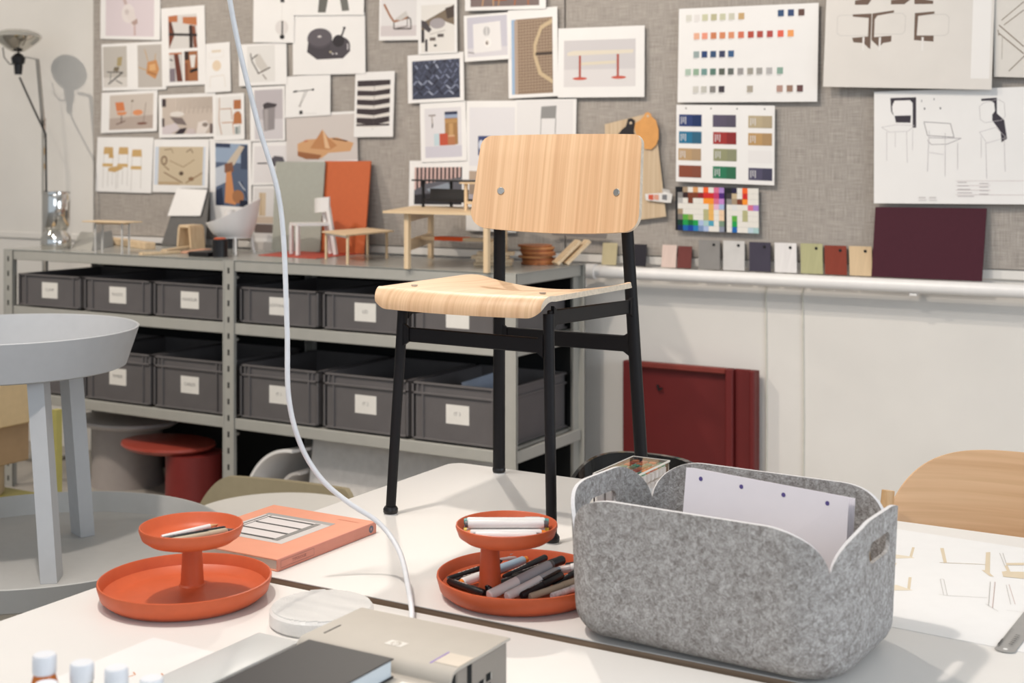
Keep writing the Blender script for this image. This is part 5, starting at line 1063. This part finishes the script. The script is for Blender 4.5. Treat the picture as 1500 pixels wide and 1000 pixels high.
single('beige_pouch', MB().box(q, (.15, .10, .12), BR.to_3x3().to_4x4(), .02, 3), mat('beige_cloth', '#cfc0a8', .9, var=.05), 'beige cloth pouch low inside the felt basket', 'pouch', BR @ Vector((.10, -.045, .01)))
single('twine_loop', MB().tube([BR @ Vector(p) for p in ((.195, -.06, .06), (.205, -.04, .12), (.208, -.01, .168), (.206, .02, .172), (.202, .05, .13), (.195, .07, .05))], .005, 10), mat('beige_cord', '#c9b59a', .8), 'beige cord loop inside the felt basket near the right handle', 'twine', BR @ Vector((.195, .07, .05)))
# ---------------------------------------------------------------- acrylic box of markers
X0_, X1_, Y0_, Y1_, ZB = -1.138, -1.062, 2.235, 2.405, TZ+.168
t = thing('acrylic_box', 'clear acrylic box of upright markers behind the felt basket', 'box', ((X0_+X1_)/2, (Y0_+Y1_)/2, TZ))
m = MB()
for a in ((X0_, X1_, Y0_, Y0_+.002), (X0_, X1_, Y1_-.002, Y1_), (X0_, X0_+.002, Y0_+.002, Y1_-.002), (X1_-.002, X1_, Y0_+.002, Y1_-.002)): m.bx(*a, TZ+.0025, ZB-.004)
part('box_walls', m, M_glass, t)
part('box_floor', MB().bx(X0_, X1_, Y0_, Y1_, TZ, TZ+.0025), M_glass, t)
part('box_lid', MB().bx(X0_-.001, X1_+.001, Y0_-.001, Y1_+.001, ZB-.004, ZB-.0015), M_glass, t)
part('edge_strip', MB().bx(X0_-.001, X1_+.001, Y0_-.0015, Y0_+.001, ZB-.004, ZB-.001).bx(X0_-.001, X1_+.001, Y1_-.001, Y1_+.0015, ZB-.004, ZB-.001).bx(X0_-.0015, X0_+.001, Y0_, Y1_, ZB-.004, ZB-.001).bx(X1_-.001, X1_+.0015, Y0_, Y1_, ZB-.004, ZB-.001), mat('acrylic_edge', '#d9d3cb', .3), t)
cols_ = ['#5fae8c', '#d9765a', '#d98f6a', '#cfc8b8', '#e7773a', '#7d8fc0', '#c9d5d8', '#8f9a84', '#c6573f', '#d8b04a', '#e8e1d8', '#6f7a68', '#e08650', '#a9c9c4', '#c4826a', '#de9a8a', '#9aa77e', '#6fb3b3', '#e06a35', '#b7a06b']
names_ = dict(zip(cols_, ['mint green', 'coral', 'salmon', 'pale beige', 'orange', 'lavender blue', 'pale blue', 'sage', 'brick red', 'mustard', 'cream', 'olive grey', 'apricot', 'pale teal', 'clay', 'pink', 'moss green', 'aqua', 'bright orange', 'ochre']))
rnd = random.Random(11); k = 0
for i in range(4):
    for j in range(9):
        c = cols_[(i*7+j*3+k) % 20]; k += 1
        x = X0_+.0115+i*.0177; y = Y0_+.0125+j*.0180
        t = thing('marker', '%s-ended white marker in the acrylic box, %s column, %s from the front' % (names_[c], ['left', 'second', 'third', 'right'][i], ['first', 'second', 'third', 'fourth', 'fifth', 'middle', 'third last', 'next to last', 'last'][j]), 'marker', (x, y, TZ+.003), 'markers in the acrylic box')
        part('barrel', MB().box((x, y, TZ+.003+.068), (.0145, .0145, .136), None, .002), PW, t)
        part('cap', MB().box((x, y, TZ+.140+.009), (.0145, .0145, .018), None, .003), PW, t)
        part('end_plug', MB().bx(x-.0060, x+.0060, y-.0060, y+.0060, TZ+.157, TZ+.1605, .001), mat('plug_'+c.strip('#'), c, .4, var=0), t)
# ---------------------------------------------------------------- book
bx0, bx1, by0, by1 = -1.870, -1.606, 1.905, 2.205
t = thing('book', 'salmon pink hardback book with a grey photograph on its cover', 'book', ((bx0+bx1)/2, (by0+by1)/2, TZ))
M_book = mat('salmon_cloth', '#e39a7d', .6, var=.02, bump=.05, bscale=700)
part('front_cover', MB().bx(bx0, bx1-.002, by0, by1, TZ+.0195, TZ+.0225, .0008), M_book, t)
part('back_cover', MB().bx(bx0, bx1-.002, by0, by1, TZ, TZ+.003, .0008), M_book, t)
part('spine', MB().bx(bx1-.004, bx1, by0, by1, TZ, TZ+.0225, .0015, 2), mat('salmon_spine', '#d98f7b', .6, var=.02), t)
pg = mat('book_pages', '#d5c6b8', .8, var=.05, stretch=(1, 1, 60), vscale=30)
part('pages', MB().bx(bx0+.004, bx1-.004, by0+.003, by1-.003, TZ+.003, TZ+.0195), pg, t)
gy = '#5c5a57'
Ink((bx0+.035, by1-.055, TZ+.0227), (.170, 0, 0), (0, -.165, 0), (0, 0, 1), .00006).draw([('r', 0, 0, 1, 1, '#cfc6c0'), ('p', [(0, 0), (1, 0), (1, .10), (0, .08)], '#a7a19c'), ('r', .04, .10, .9, .88, '#ddd3cf')] +
    [('p', [(.08+.0*k, .14+.24*k), (.86, .14+.24*k), (.82, .19+.24*k), (.16, .18+.24*k)], gy) for k in range(4)] + [('r', .80, .12, .88, .92, '#8b8782'), ('r', .05, .1, .075, .9, '#77736f'), ('l', [(.12, .1), (.12, .9)], .002, gy)]).build('cover_photo', PRINT, t)
Ink((bx1+.0002, by0+.008, TZ+.018), (0, .095, 0), (0, 0, -.0125), (1, 0, 0), .00004).draw([('l', [(0, 0), (1, 0), (1, 1), (0, 1), (0, 0)], .0007, '#a86a63')]).build('title_frame', PRINT, t)
part('spine_lettering', text_mb('TYPOLOGIE', .0075, Matrix(((0, 0, 1, bx1+.0004), (1, 0, 0, by0+.06), (0, 1, 0, TZ+.0117), (0, 0, 0, 1)))), mat('spine_ink', '#a0655f', .6), t)
Ink((bx1+.0002, by1-.026, TZ+.019), (0, .016, 0), (0, 0, -.015), (1, 0, 0), .00004).draw([('e', .5, .5, .45, .48, '#6a6a78'), ('e', .5, .5, .15, .2, '#c08a80')]).build('spine_mark', PRINT, t)
part('cover_lettering', text_mb('Architektur', .011, Matrix.Translation((bx1-.05, by1-.025, TZ+.0228))), mat('cover_ink', '#d68a6c', .6), t)
# marble disc
M_marble = mat('marble', '#e2ded9', .45, var=.07, vscale=9, stretch=(1, 5, 1), bump=.35, bscale=90)
t = thing('marble_disc', 'round ribbed white marble trivet beside the printer', 'trivet', (-1.372, 1.735, TZ))
part('disc', MB().lathe([(0, 0), (.079, 0), (.083, .004), (.083, .022), (.080, .0255), (0, .0255)], (-1.372, 1.735, TZ), 72), M_marble, t)
m = MB()
for k in range(-15, 16):
    y = k*.0052; L_ = math.sqrt(max(0, .079**2-y*y))
    if L_ > .012: m.box((-1.372, 1.735+y, TZ+.0262), (2*L_, .0030, .0028), .0)
bmesh.ops.rotate(m.bm, cent=Vector((-1.372, 1.735, TZ)), matrix=Matrix.Rotation(.75, 3, 'Z'), verts=m.bm.verts[:])
part('ribs', m, M_marble, t, kind='stuff')
# ---------------------------------------------------------------- printer
pz = TZ+.075
t = thing('printer', 'small champagne-beige portable printer with its front tray open', 'printer', (-1.09, 1.56, TZ))
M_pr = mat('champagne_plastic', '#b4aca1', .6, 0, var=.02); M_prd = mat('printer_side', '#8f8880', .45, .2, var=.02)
x0, x1, y0, y1 = -1.222, -.966, 1.488, 1.642
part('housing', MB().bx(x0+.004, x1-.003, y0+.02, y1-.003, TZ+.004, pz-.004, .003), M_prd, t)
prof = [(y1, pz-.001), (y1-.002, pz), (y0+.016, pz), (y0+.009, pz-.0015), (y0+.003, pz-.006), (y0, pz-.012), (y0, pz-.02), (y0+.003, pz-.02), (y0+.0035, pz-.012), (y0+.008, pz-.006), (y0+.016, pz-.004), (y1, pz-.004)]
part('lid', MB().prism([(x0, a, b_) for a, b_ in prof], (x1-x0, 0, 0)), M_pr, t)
part('button_pad', MB().bx(x1-.040, x1-.001, y0+.022, y0+.060, pz, pz+.0008, .0003), mat('pad_beige', '#c4b7a6', .4), t)
part('purple_strip', MB().bx(x1-.043, x1-.041, y0+.016, y0+.062, pz, pz+.0006), mat('purple_strip', '#7a55b8', .4), t)
part('slot_mark', MB().bx(x0+.020, x0+.0225, y0+.036, y0+.074, pz, pz+.0005), mat('slot_dark', '#3b3836', .6), t)
Ink((x0+.118, y0+.062, pz+.0003), (.030, 0, 0), (0, -.018, 0), (0, 0, 1), .00005).draw([('p', [(.05, 0), (1, 0), (.95, 1), (0, 1)], '#d9d2c8'), ('e', .5, .5, .26, .44, '#b3a898')] +
    [('l', [(.42, .12), (.37, .82)], .0016, '#e0d9d0'), ('l', [(.39, .45), (.46, .42), (.45, .82)], .0016, '#e0d9d0'), ('l', [(.55, .38), (.51, .95)], .0016, '#e0d9d0'), ('l', [(.54, .42), (.62, .42), (.60, .75), (.53, .75)], .0016, '#e0d9d0')]).build('round_logo', PRINT, t)
tr_z = TZ+.058
part('output_tray', MB().bx(x0+.004, x1-.012, 1.32, y0+.004, tr_z-.006, tr_z, .002), M_pr, t)
part('tray_label', MB().bx(x1-.062, x1-.020, y0-.038, y0-.020, tr_z, tr_z+.0006), mat('tray_label_white', '#e6e2dc', .5), t)
for a_, b_ in ((y0+.005, y0+.016), (y0+.046, y0+.056)): part('side_gap', MB().bx(x1-.0045, x1-.002, a_, b_, TZ+.012, pz-.006), M_dark, t)
for i in range(2):
    for j in range(2):
        s_ = part('socket', MB().bx(x1-.0032, x1-.0018, y0+.076+.018*i, y0+.088+.018*i, TZ+.014+.014*j+.004*i, TZ+.024+.014*j+.004*i, .0005), M_dark, t)
        part('socket_glint', MB().bx(x1-.002, x1-.0012, y0+.086+.018*i, y0+.0878+.018*i, TZ+.015+.014*j+.004*i, TZ+.0235+.014*j+.004*i), mat('socket_edge', '#b9b3ab', .4), s_)
part('plug_clip', MB().bar((x0+.172-.06, y1+.003, TZ+.05), (x0+.172-.02, y1+.03, TZ+.05), .006, .012), M_plast_b, t)
# hanging white cable
single('white_cable', MB().tube(smooth([(-1.655, 1.66, 3.95), (-1.648, 1.68, 2.8), (-1.630, 1.735, 2.1), (-1.608, 1.781, 1.746), (-1.589, 1.827, 1.547), (-1.566, 1.864, 1.392), (-1.556, 1.870, 1.188), (-1.553, 1.871, 1.056), (-1.542, 1.890, .970), (-1.517, 1.916, .907), (-1.481, 1.948, .862), (-1.430, 1.972, .826), (-1.374, 1.953, .790), (-1.308, 1.885, .757), (-1.242, 1.800, .738), (-1.190, 1.700, .740), (-1.165, 1.652, .765)]), .0046, 14), mat('white_cable', '#e2e2e4', .45), 'white cable hanging from the ceiling and curling down to the printer', 'cable', (-1.655, 1.66, 3.95))
# ---------------------------------------------------------------- clear case, notebook, paper, bottles
t = thing('pencil_case', 'long frosted translucent plastic case left of the printer', 'case', (-1.315, 1.42, TZ))
M_frost = mat('frosted_plastic', '#e3e3e1', .35, var=0, trans=.3, ior=1.3)
part('case_body', MB().bx(-1.348, -1.272, 1.27, 1.556, TZ+.001, TZ+.030, .004, 2), M_frost, t)
part('case_lid', MB().bx(-1.350, -1.270, 1.268, 1.558, TZ+.030, TZ+.042, .005, 2), M_frost, t)
part('case_base_strip', MB().bx(-1.351, -1.349, 1.27, 1.556, TZ+.026, TZ+.034), mat('case_edge', '#a39e92', .5), t)
t = thing('notebook', 'closed black notebook lying on the open printer tray', 'notebook', (-1.11, 1.375, tr_z))
nb0, nb1 = tr_z+.0005, tr_z+.026
part('front_cover', MB().bx(-1.186, -1.045, 1.26, 1.474, nb1-.002, nb1, .0008), mat('black_cover', '#2c2a2b', .55, var=.06, vscale=200), t)
part('back_cover', MB().bx(-1.186, -1.045, 1.26, 1.474, nb0, nb0+.002, .0008), MATS['black_cover'], t)
part('spine', MB().bx(-1.188, -1.184, 1.26, 1.474, nb0, nb1, .001), MATS['black_cover'], t)
part('pages', MB().bx(-1.184, -1.048, 1.263, 1.471, nb0+.002, nb1-.002), mat('notebook_pages', '#d5dde2', .75, var=.05, stretch=(1, 1, 80), vscale=25), t)
o = single('paper_sheet', MB().bx(-1.552, -1.36, 1.26, 1.546, TZ+.0001, TZ+.0005), M_paper, 'white sheet with small orange marks flat on the table behind the bottles', 'paper', (-1.45, 1.4, TZ))
Ink((-1.552, 1.546, TZ+.0006), (.192, 0, 0), (0, -.286, 0), (0, 0, 1), .00005).draw([('l', [(.42, .42), (.47, .44), (.46, .48)], .0025, '#e0a077'), ('l', [(.62, .36), (.67, .38), (.66, .42)], .0025, '#e0a077')]).build('orange_marks', PRINT, o)
M_orl = mat('orange_liquid', '#d8762a', .15, var=.02, trans=.15); M_bei = mat('beige_liquid', '#c3b8a4', .2, var=.02)
M_cap = mat('white_screw_cap', '#e3e4e8', .4, var=.01)
for x, y, zt, lm_, lb in ((-1.322, 1.137, .874, M_orl, 'small bottle of orange liquid with a white cap, leftmost'), (-1.283, 1.160, .864, M_bei, 'small bottle of beige liquid with a white cap, second from the left'), (-1.247, 1.181, .858, M_bei, 'small white-capped bottle, third from the left'), (-1.297, 1.118, .850, M_bei, 'small white-capped bottle in front of the orange one'), (-1.211, 1.203, .845, M_bei, 'small white-capped bottle, rightmost beside the paper')):
    t = thing('bottle', lb, 'bottle', (x, y, TZ)); z1 = zt
    part('bottle_body', MB().lathe([(0, TZ), (.0185, TZ), (.0195, TZ+.004), (.0195, z1-.052), (.0185, z1-.044), (.0125, z1-.0235), (.0115, z1-.020), (0, z1-.020)], (x, y, 0), 32), lm_, t)
    part('cap', MB().lathe([(0, z1-.0225), (.0138, z1-.0225), (.0142, z1-.020), (.0142, z1-.003), (.0125, z1), (0, z1)], (x, y, 0), 32), M_cap, t)
# ---------------------------------------------------------------- drawing sheet and ruler on the right
c4 = [az(*p, TZ+.0006) for p in ((1262, 772), (1530, 806), (1530, 925), (1236, 905))]
Pd = Vector((-.80, 2.76, TZ+.0007)); Ud = Vector((.50, -.03, 0)); Vd = Vector((.10, -.58, 0))
o = single('drawing_sheet', MB().prism([Pd, Pd+Ud, Pd+Ud+Vd, Pd+Vd], (0, 0, -.0005)), mat('drawing_paper', '#e8e6e4', .65, var=.01), 'large white drawing sheet with tan sketches of chair joints, right of the basket', 'drawing', Pd+Ud/2+Vd/2)
def on(px, py):
    p = az(px, py, TZ+.0008); d = p-Pd
    det = Ud.x*Vd.y-Ud.y*Vd.x
    return ((d.x*Vd.y-d.y*Vd.x)/det, (Ud.x*d.y-Ud.y*d.x)/det)
tn, gl = '#dcc8a6', '#bdb7b0'
q = lambda *pts: [on(1290+x*.21, 770+y*.21) for x, y in pts]
dr = [('p', q((200, 215), (220, 148), (238, 150), (218, 222)), tn), ('p', q((75, 195), (200, 212), (240, 224), (75, 228)), '#e4d4b8'), ('p', q((60, 160), (85, 160), (80, 250), (60, 255)), tn), ('p', q((55, 255), (112, 260), (95, 290), (50, 285)), tn),
      ('p', q((185, 445), (195, 358), (216, 358), (205, 450)), tn), ('p', q((60, 410), (115, 412), (225, 450), (55, 450)), '#e4d4b8'), ('p', q((40, 375), (60, 375), (55, 480), (88, 485), (70, 525), (32, 525)), tn),
      ('p', q((415, 155), (440, 155), (462, 258), (440, 260)), tn), ('l', q((410, 255), (740, 270)), .002, '#c9b494'), ('p', q((735, 185), (765, 183), (762, 330), (790, 355), (760, 350), (705, 308), (728, 310)), tn),
      ('l', q((830, 190), (870, 290)), .0012, gl), ('l', q((852, 190), (880, 275)), .0012, gl), ('p', q((870, 260), (1000, 258), (1000, 275), (880, 275)), tn), ('p', q((865, 280), (885, 275), (905, 320), (1000, 322), (1000, 370), (855, 355), (845, 320), (880, 315)), tn),
      ('l', q((415, 372), (440, 372), (465, 485)), .0009, gl), ('l', q((415, 372), (440, 485)), .0009, gl), ('l', q((405, 478), (460, 486), (745, 502)), .0009, gl), ('l', q((765, 390), (752, 560)), .0012, gl), ('l', q((798, 392), (780, 575)), .0012, '#c7a9a0'), ('l', q((735, 545), (820, 598)), .0009, gl), ('l', q((875, 412), (908, 550)), .0009, gl), ('l', q((895, 410), (938, 548)), .0009, '#c7a9a0'), ('l', q((880, 590), (1000, 605)), .0007, gl)]
Ink(Pd+Vector((0, 0, .0001)), Ud, Vd, (0, 0, 1), .00003).draw(dr).build('sketches', PRINT, o)
r0 = az(1470, 954, TZ+.0022); r1 = az(1555, 846, TZ+.0022); d = (r1-r0).normalized(); u = Vector((-d.y, d.x, 0))
o = thing('steel_ruler', 'steel ruler lying on the drawing sheet at the right edge', 'ruler', (r0.x, r0.y, TZ+.0012))
pts = [r0+d*.008+u*.015, r0+d*.003+u*.011, r0+u*.004, r0-u*.004, r0+d*.003-u*.011, r0+d*.008-u*.015, r1-u*.015, r1+u*.015]
part('blade', MB().prism(pts, (0, 0, -.0009)), mat('ruler_steel', '#aaa8a5', .4, .35, var=.03), o)
part('hang_hole', MB().lathe([(0, .0001), (.0035, .0001), (.0035, .0004), (0, .0004)], r0+d*.012, 16), M_paper, o)
Ink(r0+d*.02+u*.014+Vector((0, 0, .0001)), d*.3, -u*.028, (0, 0, 1), .00004).draw([('r', .003*k*2, .0, .003*k*2+.0012, .12 if k % 5 else .24, '#4a4846') for k in range(50)] + [('r', .0, .0, .1, .07, '#3a3836')] + [('r', .04+.03*k, .5, .05+.03*k, .72, '#5a5856') for k in range(6)]).build('graduations', PRINT, o)
# ---------------------------------------------------------------- chairs behind the table
M_wch = wood('warm_oak_back', '#cfa57c', '#dfba92', 'x', 22, thin='y')
t = thing('wooden_chair', 'light wooden chair with a broad curved back tucked behind the table at right', 'chair', (-.52, 3.08, 0))
CX = -.545
def wback(i, j):
    s = 2*i-1
    top = .822-.15*abs(s)**3.2; bot = .60
    z_ = bot+(top-bot)*j
    return (CX+.285*math.sin(s*1.15)/math.sin(1.15), 3.16-.10*s*s-.0*j+.03*j, z_)
part('backrest', finish(MB().grid(wback, 48, 10), [('SOLIDIFY', dict(thickness=.014, offset=0))]), M_wch, t, angle=50)
for s_ in (-1, 1):
    part('arm_post', MB().tube([(CX+s_*.262, 3.02, .45), (CX+s_*.275, 3.03, .62), (CX+s_*.272, 3.05, .735)], [.016, .017, .014], 14), wood('arm_oak', '#caa274', '#dcb88d', 'z', 40), t)
part('seat', MB().lathe([(0, .43), (.22, .43), (.235, .44), (.235, .452), (.225, .46), (0, .46)], (CX, 3.0, 0), 40), M_wch, t)
for sx, sy in ((-1, -1), (1, -1), (-1, 1), (1, 1)):
    part('leg', MB().tube([(CX+sx*.22, 3.0+sy*.17, 0), (CX+sx*.17, 3.0+sy*.13, .43)], [.012, .016], 14), M_wch, t)
M_glb = mat('glossy_black_shell', '#121214', .12, var=0, coat=.5)
t = thing('shell_chair', 'glossy black shell chair behind the table, its back rim above the edge', 'chair', (-1.42, 3.12, 0))
def bback(i, j):
    s = 2*i-1
    top = .728-.075*abs(s)**4
    return (-1.44+.185*math.sin(s*1.2)/math.sin(1.2), 3.16-.10*s*s, .48+(top-.48)*j)
part('backrest', finish(MB().grid(bback, 40, 8), [('SOLIDIFY', dict(thickness=.016, offset=0))]), M_glb, t, angle=50)
part('seat', MB().lathe([(0, .44), (.2, .44), (.21, .45), (.205, .465), (0, .46)], (-1.44, 3.03, 0), 40), M_glb, t)
for sx, sy in ((-1, -1), (1, -1), (-1, 1), (1, 1)):
    part('leg', MB().tube([(-1.44+sx*.19, 3.03+sy*.15, 0), (-1.44+sx*.14, 3.03+sy*.11, .44)], .01, 12), M_glb, t)
